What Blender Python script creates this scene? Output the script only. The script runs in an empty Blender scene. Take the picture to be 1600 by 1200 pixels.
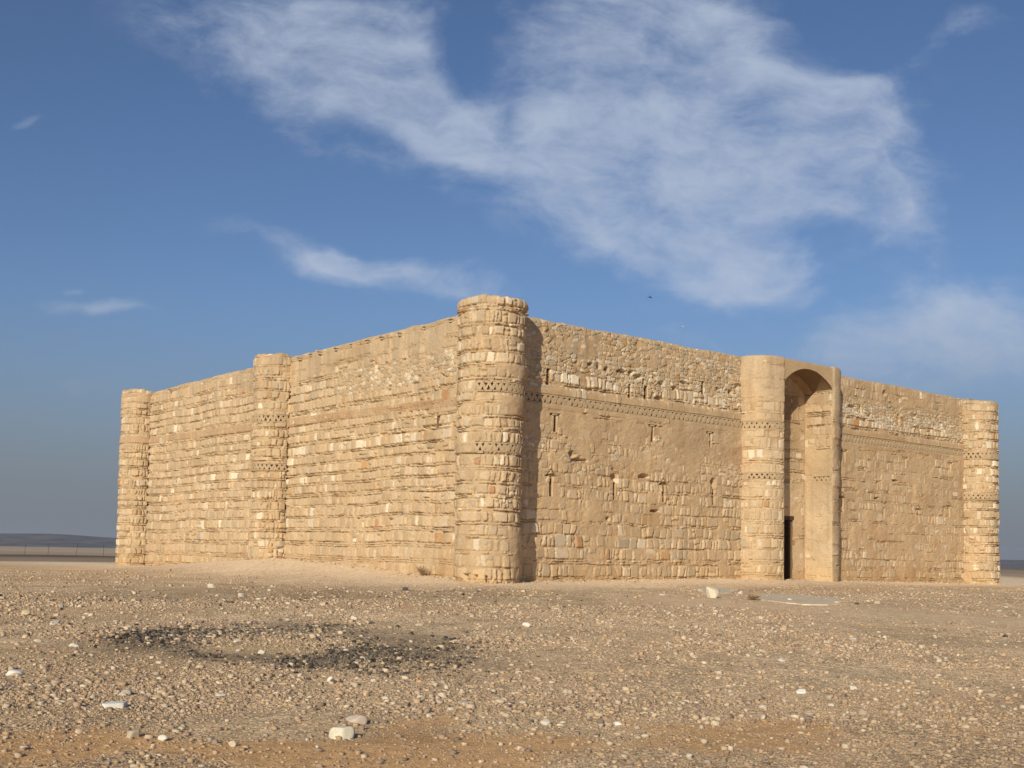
import bpy, math, random
import numpy as np
from mathutils import Matrix, Vector

S = bpy.context.scene
COL = S.collection

# ------------------------------------------------------------------ camera
F, PPY, HOR, ROLL = 1768.0, 750.0, 862.0, 0.018      # pixels of a 1600x1200 frame
PITCH = math.atan((HOR - PPY) / F)
cam_d = bpy.data.cameras.new("camera")
cam = bpy.data.objects.new("camera", cam_d)
COL.objects.link(cam)
S.camera = cam
cam_d.sensor_fit = 'HORIZONTAL'
cam_d.sensor_width = 36.0
cam_d.lens = 36.0 * F / 1600.0
cam_d.shift_y = (PPY - 600.0) / 1600.0
cam_d.clip_start = 0.1
cam_d.clip_end = 20000.0
fw = Vector((0, math.cos(PITCH), math.sin(PITCH)))
up0 = Vector((0, -math.sin(PITCH), math.cos(PITCH)))
rt0 = Vector((1, 0, 0))
rt = math.cos(ROLL) * rt0 + math.sin(ROLL) * up0
up = -math.sin(ROLL) * rt0 + math.cos(ROLL) * up0
cam.matrix_world = Matrix(((rt.x, up.x, -fw.x, 0), (rt.y, up.y, -fw.y, 0), (rt.z, up.z, -fw.z, 1.6), (0, 0, 0, 1)))

# ------------------------------------------------------------------ light
SUN_EL, SUN_AZ = math.radians(23.0), math.radians(71.0)     # azimuth of the travel direction, from +X
travel = Vector((math.cos(SUN_AZ) * math.cos(SUN_EL), math.sin(SUN_AZ) * math.cos(SUN_EL), -math.sin(SUN_EL)))
sun_d = bpy.data.lights.new("sun", 'SUN')
sun_d.energy = 4.3
sun_d.angle = math.radians(0.53)
sun_d.color = (1.0, 0.905, 0.735)
sun = bpy.data.objects.new("sun", sun_d)
COL.objects.link(sun)
sun.rotation_euler = travel.to_track_quat('-Z', 'Y').to_euler()

S.view_settings.view_transform = 'Standard'
S.view_settings.look = 'None'
S.view_settings.exposure = 0.0
S.view_settings.gamma = 1.0
S.view_settings.use_curve_mapping = False

# ------------------------------------------------------------------ node helper
class NT:
    def __init__(self, tree):
        self.t = tree
        self.n = tree.nodes
    def add(self, kind, inputs=None, **props):
        nd = self.n.new(kind)
        for k, v in props.items():
            setattr(nd, k, v)
        for k, v in (inputs or {}).items():
            sock = nd.inputs[k]
            if hasattr(v, 'is_output') or isinstance(v, bpy.types.NodeSocket):
                self.t.links.new(v, sock)
            else:
                sock.default_value = v
        return nd
    def math(self, op, a, b=0.0, c=0.0, clamp=False):
        nd = self.add('ShaderNodeMath', operation=op, use_clamp=clamp)
        for i, v in enumerate((a, b, c)):
            if isinstance(v, bpy.types.NodeSocket):
                self.t.links.new(v, nd.inputs[i])
            else:
                nd.inputs[i].default_value = v
        return nd.outputs[0]
    def ramp(self, v, a, b, smooth=True, lo=0.0, hi=1.0):
        nd = self.add('ShaderNodeMapRange', interpolation_type='SMOOTHSTEP' if smooth else 'LINEAR')
        self.t.links.new(v, nd.inputs['Value'])
        nd.inputs['From Min'].default_value = a
        nd.inputs['From Max'].default_value = b
        nd.inputs['To Min'].default_value = lo
        nd.inputs['To Max'].default_value = hi
        return nd.outputs['Result']
    def mix(self, f, a, b, blend='MIX'):
        nd = self.add('ShaderNodeMix', data_type='RGBA', blend_type=blend)
        for k, v in ((0, f), (6, a), (7, b)):
            if isinstance(v, bpy.types.NodeSocket):
                self.t.links.new(v, nd.inputs[k])
            else:
                nd.inputs[k].default_value = v
        return nd.outputs[2]

# ------------------------------------------------------------------ sky with thin high cloud
def build_world():
    w = bpy.data.worlds.new("World")
    S.world = w
    w.use_nodes = True
    t = NT(w.node_tree)
    for n in list(t.n):
        t.n.remove(n)
    out = t.add('ShaderNodeOutputWorld')
    bg = t.add('ShaderNodeBackground', {'Strength': 0.1})
    sky = t.add('ShaderNodeTexSky')
    sky.sky_type = 'NISHITA'
    sky.sun_disc = False
    sky.sun_elevation = SUN_EL
    sky.sun_rotation = math.atan2(-math.cos(SUN_AZ), -math.sin(SUN_AZ))
    sky.air_density = 1.0
    sky.dust_density = 0.6
    sky.ozone_density = 2.5
    geo = t.add('ShaderNodeTexCoord')
    sep = t.add('ShaderNodeSeparateXYZ', {0: geo.outputs['Generated']})
    X, Y, Z = sep.outputs
    ys = t.math('MAXIMUM', Y, 0.05)
    a = t.math('DIVIDE', X, ys)
    b = t.math('DIVIDE', Z, ys)
    front = t.ramp(Y, 0.05, 0.3)
    # wispy warp of the direction so that every cloud edge frays
    v0 = t.add('ShaderNodeCombineXYZ', {0: a, 1: b, 2: 0.0})
    wn = t.add('ShaderNodeTexNoise', {'Vector': v0.outputs[0], 'Scale': 8.0, 'Detail': 4.0, 'Roughness': 0.5})
    wsub = t.add('ShaderNodeVectorMath', {0: wn.outputs['Color'], 1: (0.5, 0.5, 0.5)}, operation='SUBTRACT')
    wsc = t.add('ShaderNodeVectorMath', {0: wsub.outputs[0], 1: (0.075, 0.05, 0.0)}, operation='MULTIPLY')
    v = t.add('ShaderNodeVectorMath', {0: v0.outputs[0], 1: wsc.outputs[0]}, operation='ADD')
    sv = t.add('ShaderNodeSeparateXYZ', {0: v.outputs[0]})
    A, B = sv.outputs[0], sv.outputs[1]
    # (centre x, centre y, radius x, radius y, tilt in degrees, weight) in 1/1768 units from straight ahead at the horizon
    blobs = [
        (-325, 800, 215, 100, -14, 1.05), (-190, 715, 165, 62, -24, 1.0), (-240, 620, 80, 24, -14, 0.4), (-85, 655, 60, 36, -35, 0.75), (-85, 810, 45, 80, -14, -0.75), (-20, 700, 22, 40, -20, -0.4), (-130, 850, 60, 40, 0, .3), (480, 520, 90, 50, -30, -0.35), (585, 640, 40, 60, 20, -0.5), (540, 830, 60, 60, 0, -0.6), (-250, 850, 130, 60, 0, .7),
        (210, 770, 170, 135, -15, 1.15), (370, 690, 210, 105, -6, 1.1), (515, 600, 135, 62, -38, 1.25), (590, 575, 60, 40, -50, 1.0), (450, 640, 120, 60, -20, 1.0),
        (210, 590, 190, 90, -8, 1.1), (240, 490, 170, 55, -14, 1.05), (370, 440, 120, 34, 10, 1.05), (420, 470, 60, 25, 20, .6), (190, 860, 140, 60, 0, 1.0), (320, 850, 100, 40, 0, .7),
        (75, 655, 70, 36, 10, 0.9), (480, 745, 110, 34, 25, 0.8),
        (-165, 434, 140, 28, -11, 1.0), (-285, 455, 62, 24, -8, 1.0),
        (-630, 372, 95, 13, -5, 0.85), (-690, 404, 28, 7, 0, 0.5), (-430, 505, 120, 16, -12, 0.3),
        (730, 375, 250, 46, 9, 1.2), (790, 315, 200, 55, 6, 0.8), (260, 338, 100, 22, -10, 0.5), (470, 415, 40, 14, 15, .5),
        (-790, 665, 26, 8, 20, .4), (700, 855, 110, 25, 10, 0.35), (400, 560, 60, 25, -20, 0.5), (570, 690, 70, 40, 30, .9), (560, 760, 60, 30, 35, .5),
        (600, 250, 260, 40, 2, 0.35), (-700, 250, 220, 30, 2, 0.25),
    ]
    tot = None
    for cx_, cy_, rx, ry, ang, wt in blobs:
        ca, sa = math.cos(math.radians(ang)), math.sin(math.radians(ang))
        dx = t.math('SUBTRACT', A, cx_ / F)
        dy = t.math('SUBTRACT', B, cy_ / F)
        p = t.math('MULTIPLY_ADD', dx, ca / (rx / F), 0.0)
        p = t.math('MULTIPLY_ADD', dy, sa / (rx / F), p)
        q = t.math('MULTIPLY', dx, -sa / (ry / F))
        q = t.math('MULTIPLY_ADD', dy, ca / (ry / F), q)
        r2 = t.math('MULTIPLY_ADD', q, q, t.math('MULTIPLY', p, p))
        g = t.math('MULTIPLY', t.math('POWER', 2.718, t.math('MULTIPLY', r2, -0.9)), wt)
        tot = g if tot is None else t.math('ADD', tot, g)
    mp = t.add('ShaderNodeMapping', {'Vector': v.outputs[0], 'Rotation': (0, 0, 0.40), 'Scale': (7.0, 10.0, 1.0)})
    n1 = t.add('ShaderNodeTexNoise', {'Vector': mp.outputs[0], 'Scale': 1.0, 'Detail': 12.0, 'Roughness': 0.60})
    mp2 = t.add('ShaderNodeMapping', {'Vector': v.outputs[0], 'Rotation': (0, 0, 0.45), 'Scale': (18.0, 40.0, 1.0)})
    n2 = t.add('ShaderNodeTexNoise', {'Vector': mp2.outputs[0], 'Scale': 1.0, 'Detail': 9.0, 'Roughness': 0.68})
    nn = t.math('MULTIPLY_ADD', n2.outputs[0], 0.50, t.math('MULTIPLY', n1.outputs[0], 1.05))
    d = t.math('ADD', t.math('MINIMUM', tot, 1.05), t.math('MULTIPLY', t.math('SUBTRACT', nn, 0.775), 2.3))
    dens = t.ramp(d, 0.14, 1.62)
    gate = t.ramp(tot, 0.03, 0.25)
    alpha = t.math('MULTIPLY', t.math('MULTIPLY', dens, gate), t.math('MULTIPLY', front, 0.80))
    sc = t.mix(1.0, sky.outputs[0], (0.61, 0.685, 0.835, 1), 'MULTIPLY')
    cl = t.mix(alpha, sc, (4.9, 5.6, 6.9, 1))
    # dust near the horizon
    hz = t.ramp(Z, 0.0, 0.24, lo=0.92, hi=0.0)
    cl = t.mix(hz, cl, (1.75, 1.93, 2.3, 1))
    t.t.links.new(cl, bg.inputs['Color'])
    t.t.links.new(bg.outputs[0], out.inputs['Surface'])
build_world()

# ------------------------------------------------------------------ noise and mesh helpers
class Noise:
    def __init__(self, seed):
        self.t = np.random.default_rng(seed).random((256, 256)) * 2 - 1
    def __call__(self, x, y):
        x = np.asarray(x, float); y = np.asarray(y, float)
        xi = np.floor(x).astype(np.int64); yi = np.floor(y).astype(np.int64)
        fx = x - xi; fy = y - yi
        fx = fx * fx * (3 - 2 * fx); fy = fy * fy * (3 - 2 * fy)
        t = self.t
        a = t[xi & 255, yi & 255]; b = t[(xi + 1) & 255, yi & 255]
        c = t[xi & 255, (yi + 1) & 255]; d = t[(xi + 1) & 255, (yi + 1) & 255]
        return (a * (1 - fx) + b * fx) * (1 - fy) + (c * (1 - fx) + d * fx) * fy
    def fbm(self, x, y, oct=4, gain=0.5):
        s = 0; amp = 1; tot = 0
        for i in range(oct):
            s = s + amp * self(x * 2 ** i + 17.3 * i, y * 2 ** i + 41.7 * i)
            tot += amp; amp *= gain
        return s / tot

def sstep(a, b, x):
    t = np.clip((np.asarray(x, float) - a) / (b - a), 0, 1)
    return t * t * (3 - 2 * t)

def mesh_np(name, verts, faces, mat=None, parent=None, col=None):
    """one mesh object from numpy arrays; faces (n,k) or a list of such arrays; col one rgb per vertex"""
    fl = faces if isinstance(faces, list) else [faces]
    me = bpy.data.meshes.new(name)
    verts = np.asarray(verts, np.float32)
    me.vertices.add(len(verts))
    me.vertices.foreach_set('co', verts.ravel())
    idx = np.concatenate([np.asarray(f, np.int32).ravel() for f in fl])
    tot = np.concatenate([np.full(len(f), np.asarray(f).shape[1], np.int32) for f in fl])
    st = np.concatenate([[0], np.cumsum(tot)[:-1]]).astype(np.int32)
    me.loops.add(len(idx)); me.loops.foreach_set('vertex_index', idx)
    me.polygons.add(len(tot)); me.polygons.foreach_set('loop_start', st)
    me.polygons.foreach_set('loop_total', tot)
    if col is not None:
        at = me.attributes.new('col', 'FLOAT_COLOR', 'POINT')
        rgba = np.ones((len(verts), 4), np.float32); rgba[:, :3] = col
        at.data.foreach_set('color', rgba.ravel())
    me.update(calc_edges=True)
    o = bpy.data.objects.new(name, me)
    COL.objects.link(o)
    if mat: me.materials.append(mat)
    if parent: o.parent = parent
    return o

def grid_faces(r, c):
    i = np.arange((r - 1) * c).reshape(r - 1, c)[:, :-1].ravel()
    return np.stack([i, i + 1, i + c + 1, i + c], 1)

def tag(o, label=None, cat=None, group=None, kind=None):
    if label: o['label'] = label
    if cat: o['category'] = cat
    if group: o['group'] = group
    if kind: o['kind'] = kind
    return o

def empty(name, loc):
    o = bpy.data.objects.new(name, None)
    COL.objects.link(o)
    o.location = loc
    o.empty_display_size = 0.3
    bpy.context.view_layer.update()
    return o

class MB:
    """collects boxes and prisms into one mesh"""
    def __init__(s):
        s.v = []; s.f = []
    def prism(s, poly, a, b):
        """poly: list of 3D points; extruded by vector a->b offsets"""
        n = len(poly); k = len(s.v)
        s.v += [np.asarray(p) + a for p in poly] + [np.asarray(p) + b for p in poly]
        s.f.append([k + i for i in range(n)][::-1]); s.f.append([k + n + i for i in range(n)])
        for i in range(n):
            j = (i + 1) % n
            s.f.append([k + i, k + j, k + n + j, k + n + i])
        return s
    def box(s, o, ex, ey, ez, x0, x1, y0, y1, z0, z1):
        o = np.asarray(o, float)
        poly = [o + ex * x + ey * y0 + ez * z for x, z in ((x0, z0), (x1, z0), (x1, z1), (x0, z1))]
        return s.prism(poly, 0 * ey, ey * (y1 - y0))
    def build(s, name, mat, parent=None, bevel=0.0):
        me = bpy.data.meshes.new(name)
        me.from_pydata([tuple(p) for p in s.v], [], s.f)
        me.validate(); me.update()
        o = bpy.data.objects.new(name, me)
        COL.objects.link(o)
        me.materials.append(mat)
        if parent: o.parent = parent
        if bevel:
            m = o.modifiers.new('bevel', 'BEVEL'); m.width = bevel; m.segments = 2
        return o

# ------------------------------------------------------------------ materials
def mat_base(name):
    m = bpy.data.materials.new(name)
    m.use_nodes = True
    t = NT(m.node_tree)
    p = t.n['Principled BSDF']
    p.inputs['Roughness'].default_value = 0.95
    p.inputs['Specular IOR Level'].default_value = 0.15
    return m, t, p

def mat_attr(name, var=0.18, scale=14.0, bump=0.35, bscale=45.0, dist=0.02):
    m, t, p = mat_base(name)
    at = t.add('ShaderNodeAttribute', attribute_name='col')
    tc = t.add('ShaderNodeTexCoord')
    n = t.add('ShaderNodeTexNoise', {'Vector': tc.outputs['Object'], 'Scale': scale, 'Detail': 6.0, 'Roughness': 0.7})
    k = t.ramp(n.outputs[0], 0.3, 0.7, False, 1 - var, 1 + var)
    c = t.add('ShaderNodeVectorMath', {0: at.outputs['Color']}, operation='SCALE')
    t.t.links.new(k, c.inputs['Scale'])
    t.t.links.new(c.outputs[0], p.inputs['Base Color'])
    if bump:
        nb = t.add('ShaderNodeTexNoise', {'Vector': tc.outputs['Object'], 'Scale': bscale, 'Detail': 5.0, 'Roughness': 0.7})
        bm = t.add('ShaderNodeBump', {'Strength': bump, 'Distance': dist, 'Height': nb.outputs[0]})
        t.t.links.new(bm.outputs[0], p.inputs['Normal'])
    return m

def mat_noise(name, c1, c2, scale=8.0, bump=0.3, bscale=30.0, rough=0.95, dist=0.02):
    m, t, p = mat_base(name)
    p.inputs['Roughness'].default_value = rough
    tc = t.add('ShaderNodeTexCoord')
    n = t.add('ShaderNodeTexNoise', {'Vector': tc.outputs['Object'], 'Scale': scale, 'Detail': 7.0, 'Roughness': 0.65})
    k = t.ramp(n.outputs[0], 0.32, 0.68)
    t.t.links.new(t.mix(k, (*c1, 1), (*c2, 1)), p.inputs['Base Color'])
    if bump:
        nb = t.add('ShaderNodeTexNoise', {'Vector': tc.outputs['Object'], 'Scale': bscale, 'Detail': 6.0, 'Roughness': 0.7})
        bm = t.add('ShaderNodeBump', {'Strength': bump, 'Distance': dist, 'Height': nb.outputs[0]})
        t.t.links.new(bm.outputs[0], p.inputs['Normal'])
    return m

M_WALL = mat_attr('masonry')
M_BRICK = mat_noise('mud_brick', (0.42, 0.31, 0.185), (0.50, 0.37, 0.225), 6.0)
M_PLASTER = mat_noise('mud_plaster', (0.36, 0.24, 0.13), (0.45, 0.31, 0.175), 2.5)
M_ROOF = mat_noise('roof_earth', (0.40, 0.28, 0.16), (0.48, 0.35, 0.21), 1.5)
M_SLIT = mat_noise('shade_dark_plaster', (0.25, 0.16, 0.085), (0.33, 0.215, 0.12), 5.0)  # mud plaster in a darker tone, so slits and doorway look shadowed inside
M_WOOD = mat_noise('old_wood', (0.05, 0.03, 0.018), (0.10, 0.058, 0.032), 9.0)
M_CUTSTONE = mat_noise('pale_cut_stone', (0.46, 0.36, 0.23), (0.60, 0.50, 0.35), 6.0)
def mat_ground():
    m, t, p = mat_base('desert_ground')
    at = t.add('ShaderNodeAttribute', attribute_name='col')
    gr = t.add('ShaderNodeAttribute', attribute_name='grav')
    tc = t.add('ShaderNodeTexCoord')
    n = t.add('ShaderNodeTexNoise', {'Vector': tc.outputs['Object'], 'Scale': 5.0, 'Detail': 8.0, 'Roughness': 0.75})
    k = t.ramp(n.outputs[0], 0.3, 0.7, False, 0.72, 1.28)
    wob = t.add('ShaderNodeTexNoise', {'Vector': tc.outputs['Object'], 'Scale': 30.0, 'Detail': 2.0})
    wv = t.add('ShaderNodeVectorMath', {0: wob.outputs['Color']}, operation='SCALE')
    wv.inputs['Scale'].default_value = 0.03
    pv = t.add('ShaderNodeVectorMath', {0: tc.outputs['Object'], 1: wv.outputs[0]}, operation='ADD')
    tot = None; hgt = None
    for sc, lo, hi in ((24.0, 0.45, 1.5), (55.0, 0.6, 1.4)):
        v = t.add('ShaderNodeTexVoronoi', {'Vector': pv.outputs[0], 'Scale': sc, 'Randomness': 1.0})
        sp = t.add('ShaderNodeSeparateXYZ', {0: v.outputs['Color']})
        q = t.ramp(sp.outputs[0], 0.0, 1.0, False, lo, hi)
        q = t.math('ADD', 1.0, t.math('MULTIPLY', t.math('SUBTRACT', q, 1.0), gr.outputs['Fac']))
        tot = q if tot is None else t.math('MULTIPLY', tot, q)
        hh = t.math('MULTIPLY', t.math('SUBTRACT', 0.6, v.outputs['Distance']), t.math('MULTIPLY', sp.outputs[1], 24.0 / sc))
        hgt = hh if hgt is None else t.math('ADD', hgt, hh)
    c = t.add('ShaderNodeVectorMath', {0: at.outputs['Color']}, operation='SCALE')
    t.t.links.new(t.math('MULTIPLY', k, tot), c.inputs['Scale'])
    t.t.links.new(c.outputs[0], p.inputs['Base Color'])
    nb = t.add('ShaderNodeTexNoise', {'Vector': tc.outputs['Object'], 'Scale': 14.0, 'Detail': 6.0, 'Roughness': 0.7})
    hs = t.math('ADD', t.math('MULTIPLY', nb.outputs[0], 0.8), t.math('MULTIPLY', hgt, t.math('MULTIPLY', gr.outputs['Fac'], 0.9)))
    bm = t.add('ShaderNodeBump', {'Strength': 0.7, 'Distance': 0.045, 'Height': hs})
    t.t.links.new(bm.outputs[0], p.inputs['Normal'])
    return m
M_GROUND = mat_ground()
M_PEBBLE = mat_attr('pebble', var=0.12, scale=40.0, bump=0.2, bscale=90.0, dist=0.004)
M_HILL = mat_noise('basalt_hill', (0.045, 0.043, 0.048), (0.165, 0.145, 0.14), 0.02, 0)
M_POST = mat_noise('rusty_iron', (0.03, 0.025, 0.025), (0.06, 0.05, 0.045), 20.0, 0)

# ------------------------------------------------------------------ terrain height
NG = Noise(5)
P0 = np.array([-0.85, 41.76, 0.0])
TH = math.radians(50.87)
ct, st_ = math.cos(TH), math.sin(TH)
ZV = np.array([0, 0, 1.0])
uR = np.array([st_, ct, 0.0]); nR = np.array([ct, -st_, 0.0])
uL = np.array([-ct, st_, 0.0]); nL = np.array([-st_, -ct, 0.0])

def zg(x, y):
    x = np.asarray(x, float); y = np.asarray(y, float)
    z = 0.34 * sstep(10, 38, y)
    ul = (x - P0[0]) * uL[0] + (y - P0[1]) * uL[1]
    ol = (x - P0[0]) * nL[0] + (y - P0[1]) * nL[1]
    z = z + 0.72 * np.exp(-((ul - 14.5) / 10.5) ** 2) * np.exp(-np.clip(ol, 0, 99) ** 2 / 20.0)
    ur = (x - P0[0]) * uR[0] + (y - P0[1]) * uR[1]
    orr = (x - P0[0]) * nR[0] + (y - P0[1]) * nR[1]
    z = z + 0.13 * np.exp(-((ur - 13) / 9.0) ** 2) * np.exp(-np.clip(orr, 0, 99) ** 2 / 9.0)
    z = z - 0.13 * sstep(14, 34, ur) * sstep(20, 0, orr)
    z = z + 0.05 * NG.fbm(x * 0.22, y * 0.22, 3) + 0.018 * NG.fbm(x * 1.3, y * 1.3, 3)
    r = np.hypot(x, y)
    side = sstep(-600, 600, x)
    z = z + sstep(105, 420, r) * (-2.6 - 3.6 * side) + sstep(420, 1900, r) * (-2.0 - 7.0 * side)
    return z

# ------------------------------------------------------------------ masonry generator
RES = 0.025
TAN = np.array([[0.52, 0.385, 0.23], [0.54, 0.405, 0.25], [0.48, 0.355, 0.215], [0.57, 0.43, 0.27], [0.50, 0.36, 0.205], [0.54, 0.39, 0.225]])
PALE = np.array([[0.66, 0.54, 0.37], [0.70, 0.60, 0.43], [0.62, 0.50, 0.34]])
GREY = np.array([[0.47, 0.375, 0.24], [0.45, 0.365, 0.245], [0.51, 0.41, 0.265]])
RUST = np.array([[0.46, 0.26, 0.125], [0.50, 0.30, 0.13]])
MUD = np.array([0.535, 0.37, 0.205])

def pick(rng, wp, wg, wr=0.012):
    q = rng.random()
    pal = PALE if q < wp else GREY if q < wp + wg else RUST if q < wp + wg + wr else TAN
    return pal[rng.integers(len(pal))] * rng.uniform(0.86, 1.10)

def masonry(W, z0, z1, seed, fn, rubble=None, course=(0.34, 0.46), stone=(0.13, 0.40), slate=0.9, warp=0.014, big=0.15):
    """height and colour field of a stone wall unrolled to W metres.
    fn(U,Z) -> dict(level, amp, wp, wg) fields; rubble(U,Z) -> 0..1 where irregular stones replace courses"""
    rng = np.random.default_rng(seed)
    nu = int(W / RES) + 1; nz = int((z1 - z0) / RES) + 1
    u = np.linspace(0, W, nu); z = np.linspace(z0, z1, nz)
    U, Z = np.meshgrid(u, z)
    N = Noise(seed + 100)
    edge = 0.030 * N(U / 0.17, Z / 0.15) + 0.014 * N(U / 0.06 + 9, Z / 0.06)
    fld = fn(U, Z)
    level = fld['level'] + fld.get('amp', 0.03) * np.tanh(2.6 * N.fbm(U / 1.1, Z / 0.75, 5, 0.62)) * 0.62
    wp = np.broadcast_to(fld.get('wp', 0.05), U.shape); wg = np.broadcast_to(fld.get('wg', 0.08), U.shape)
    h = np.full(U.shape, -0.14); c = np.tile(MUD, (nz, nu, 1))
    own = np.zeros(U.shape)
    # course wander: stones are laid in straight coordinates then the sample point is shifted
    Zs = Z + 0.06 * N(U / 3.0, Z / 3.0 + 50) + warp * N(U / 0.45, Z / 0.4 + 80)
    Us = U + (0.02 + 1.1 * warp) * N(U / 0.42 + 31, Z / 0.38)

    def put(u0, u1, za, zb, prot, colr, bev, rad):
        a = max(int((u0 - 0.06) / RES), 0); b = min(int((u1 + 0.06) / RES) + 2, nu)
        r0 = max(int((za - 0.12 - z0) / RES), 0); r1 = min(int((zb + 0.12 - z0) / RES) + 2, nz)
        if a >= b or r0 >= r1: return
        uu = Us[r0:r1, a:b]; zz = Zs[r0:r1, a:b]
        tl = rng.normal(0, 0.05)
        du = np.abs(uu - (u0 + u1) / 2 - tl * (zz - (za + zb) / 2)) - (u1 - u0) / 2 + rad
        dz = np.abs(zz - (za + zb) / 2) - (zb - za) / 2 + rad
        d = np.hypot(np.maximum(du, 0), np.maximum(dz, 0)) + np.minimum(np.maximum(du, dz), 0) - rad
        d = d + edge[r0:r1, a:b]
        pr = np.clip(-d / bev, 0, 1); pr = 1 - (1 - pr) ** 2
        hh = -0.14 + (0.14 + prot) * pr + rng.normal(0, 0.035) * (uu - (u0 + u1) / 2) + rng.normal(0, 0.05) * (zz - (za + zb) / 2)
        sub = h[r0:r1, a:b]
        m = (hh > sub) & (d < 0)
        sub[m] = hh[m]
        c[r0:r1, a:b][m] = colr

    zc = z0 + rng.uniform(0, 0.2)
    lines = []
    while zc < z1:
        hc = rng.uniform(*course)
        # upright stones
        x = -rng.uniform(0, 0.2)
        kind = rng.random()
        while x < W:
            w = rng.uniform(*stone) * (1.75 if rng.random() < big else 1.0)
            if kind < 0.3: w *= 0.75
            ri = min(max(int((zc + hc / 2 - z0) / RES), 0), nz - 1); ci = min(max(int(x / RES), 0), nu - 1)
            colr = pick(rng, wp[ri, ci], wg[ri, ci])
            q = rng.random()
            if q < 0.035:
                pass                                     # a stone has fallen out
            elif q < 0.13:                               # two flatter stones on top of each other
                s = rng.uniform(0.35, 0.65)
                put(x, x + w, zc, zc + hc * s - 0.015, rng.normal(0.006, 0.016), colr, 0.04, 0.03)
                put(x, x + w, zc + hc * s + 0.01, zc + hc, rng.normal(0.006, 0.016), pick(rng, wp[ri, ci], wg[ri, ci]), 0.04, 0.03)
            else:
                put(x, x + w, zc, zc + hc - rng.uniform(-0.02, 0.02) - (rng.random() < 0.3) * rng.uniform(0.02, 0.10), rng.normal(0.006, 0.016), colr, rng.uniform(0.025, 0.055), rng.uniform(0.02, 0.07) + 1.2 * (warp - 0.014))
            x += w + rng.uniform(0.014, 0.044)
        zc += hc + rng.uniform(0.018, 0.045)
        lines.append(zc - 0.01)
        # thin flat slates between the courses
        for k in range(1 + (rng.random() < 0.55)):
            if rng.random() > slate: break
            hs = rng.uniform(0.045, 0.085)
            x = -rng.uniform(0, 0.3)
            while x < W:
                w = rng.uniform(0.16, 0.6)
                ri = min(max(int((zc - z0) / RES), 0), nz - 1); ci = min(max(int(x / RES), 0), nu - 1)
                if rng.random() < 0.88:
                    put(x, x + w, zc + rng.uniform(-0.012, 0.012), zc + hs, rng.normal(0.006, 0.026), pick(rng, wp[ri, ci] * 0.7, wg[ri, ci] * 0.6), 0.03, 0.015)
                x += w + rng.uniform(0.01, 0.05)
            zc += hs + rng.uniform(0.006, 0.028)
            lines.append(zc - 0.008)
    if rubble is not None:
        rb = rubble(U, Z)
        cw, ch = 0.27, 0.155
        su = Us / cw; sz = Zs / ch
        bi = np.floor(su).astype(int); bj = np.floor(sz).astype(int)
        nu_, nz_ = int(W / cw) + 8, int((z1 - z0) / ch) + 90
        jx = rng.random((nu_, 128)); jy = rng.random((nu_, 128)); hv = rng.normal(0.0, 0.014, (nu_, 128))
        ident = rng.random((nu_, 128))
        f1 = np.full(U.shape, 9.0); f2 = np.full(U.shape, 9.0); idx = np.zeros(U.shape, np.int64)
        for dj in (-1, 0, 1):
            ii = bj + dj
            for di in (-1, 0, 1):
                kk = (bi + di) % nu_; ll = ii % 128
                dd = np.hypot(bi + di + 0.1 + 0.8 * jx[kk, ll] - su, (ii + 0.15 + 0.7 * jy[kk, ll] - sz) * 0.85)
                better = dd < f1
                f2 = np.where(better, f1, np.minimum(f2, dd)); f1 = np.where(better, dd, f1)
                idx = np.where(better, kk * 128 + ll, idx)
        pr = np.clip((f2 - f1) * 9.0 - 0.22 - edge * 9, 0, 1); pr = 1 - (1 - pr) ** 2
        hr = -0.09 + (0.10 + hv.ravel()[idx]) * pr
        gone = ident.ravel()[idx] < 0.04
        hr = np.where(gone, -0.16, hr)
        pal = np.array([pick(rng, 0, 0.1) for _ in range(64)]); palp = np.array([pick(rng, 1, 0) for _ in range(64)]); palg = np.array([pick(rng, 0, 1) for _ in range(64)])
        i2 = (ident.ravel()[idx] * 977) % 1.0; i64 = ((ident.ravel()[idx] * 64).astype(int)) % 64
        cr = np.where((i2 < wp)[..., None], palp[i64], np.where((i2 < wp + wg)[..., None], palg[i64], pal[i64]))
        m = rb + 0.35 * N(U / 0.5 + 7, Z / 0.4) > 0.5
        h = np.where(m, hr, h); c = np.where(m[..., None], cr, c)
    # mud mortar and plaster fill whatever lies deeper than its level
    pt = level + 0.012 * N.fbm(U / 0.25, Z / 0.2, 3)
    mixf = sstep(-0.006, 0.008, h - pt)[..., None]
    pv = fld.get('mud', MUD) * (1 + 0.13 * N.fbm(U / 1.7 + 3, Z / 1.1, 4))[..., None]
    rp = sstep(0.10, 0.16, N.fbm(U / 2.3 + 60, Z / 1.5 + 9, 4))[..., None]              # patches of other mud from old repairs
    pv = pv * (1 - rp * np.array([0.05, 0.09, 0.13]))
    rs_ = sstep(0.25, 0.6, N(U / 0.22 + 90, Z / 4.0))[..., None]
    pv = pv * (1 - 0.07 * rs_)
    du_ = np.clip(fld.get('dust', 0.06) + 0.25 * N.fbm(U / 0.9 + 40, Z / 0.6, 3), 0, 0.85)
    du_ = (du_ * np.ones(U.shape))[..., None]
    c = c * (1 - du_) + pv * 1.04 * du_
    c = c * mixf + pv * (1 - mixf)
    h = np.maximum(h, pt)
    ck = N.fbm(U / 0.9 + 13, Z / 0.35 + 5, 3)
    dist = np.full(U.shape, 9.0)
    for zl in lines: dist = np.minimum(dist, np.abs(Zs + 0.5 * edge - zl))
    m = (dist < 0.015) & (ck > fld.get('crack', 0.02)) & (np.abs(fld['level']) < 0.5)
    if rubble is not None: m &= ~(rb > 0.4)
    m &= level < 0.030
    h = np.where(m, np.minimum(h, pt) - 0.07, h)
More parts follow.
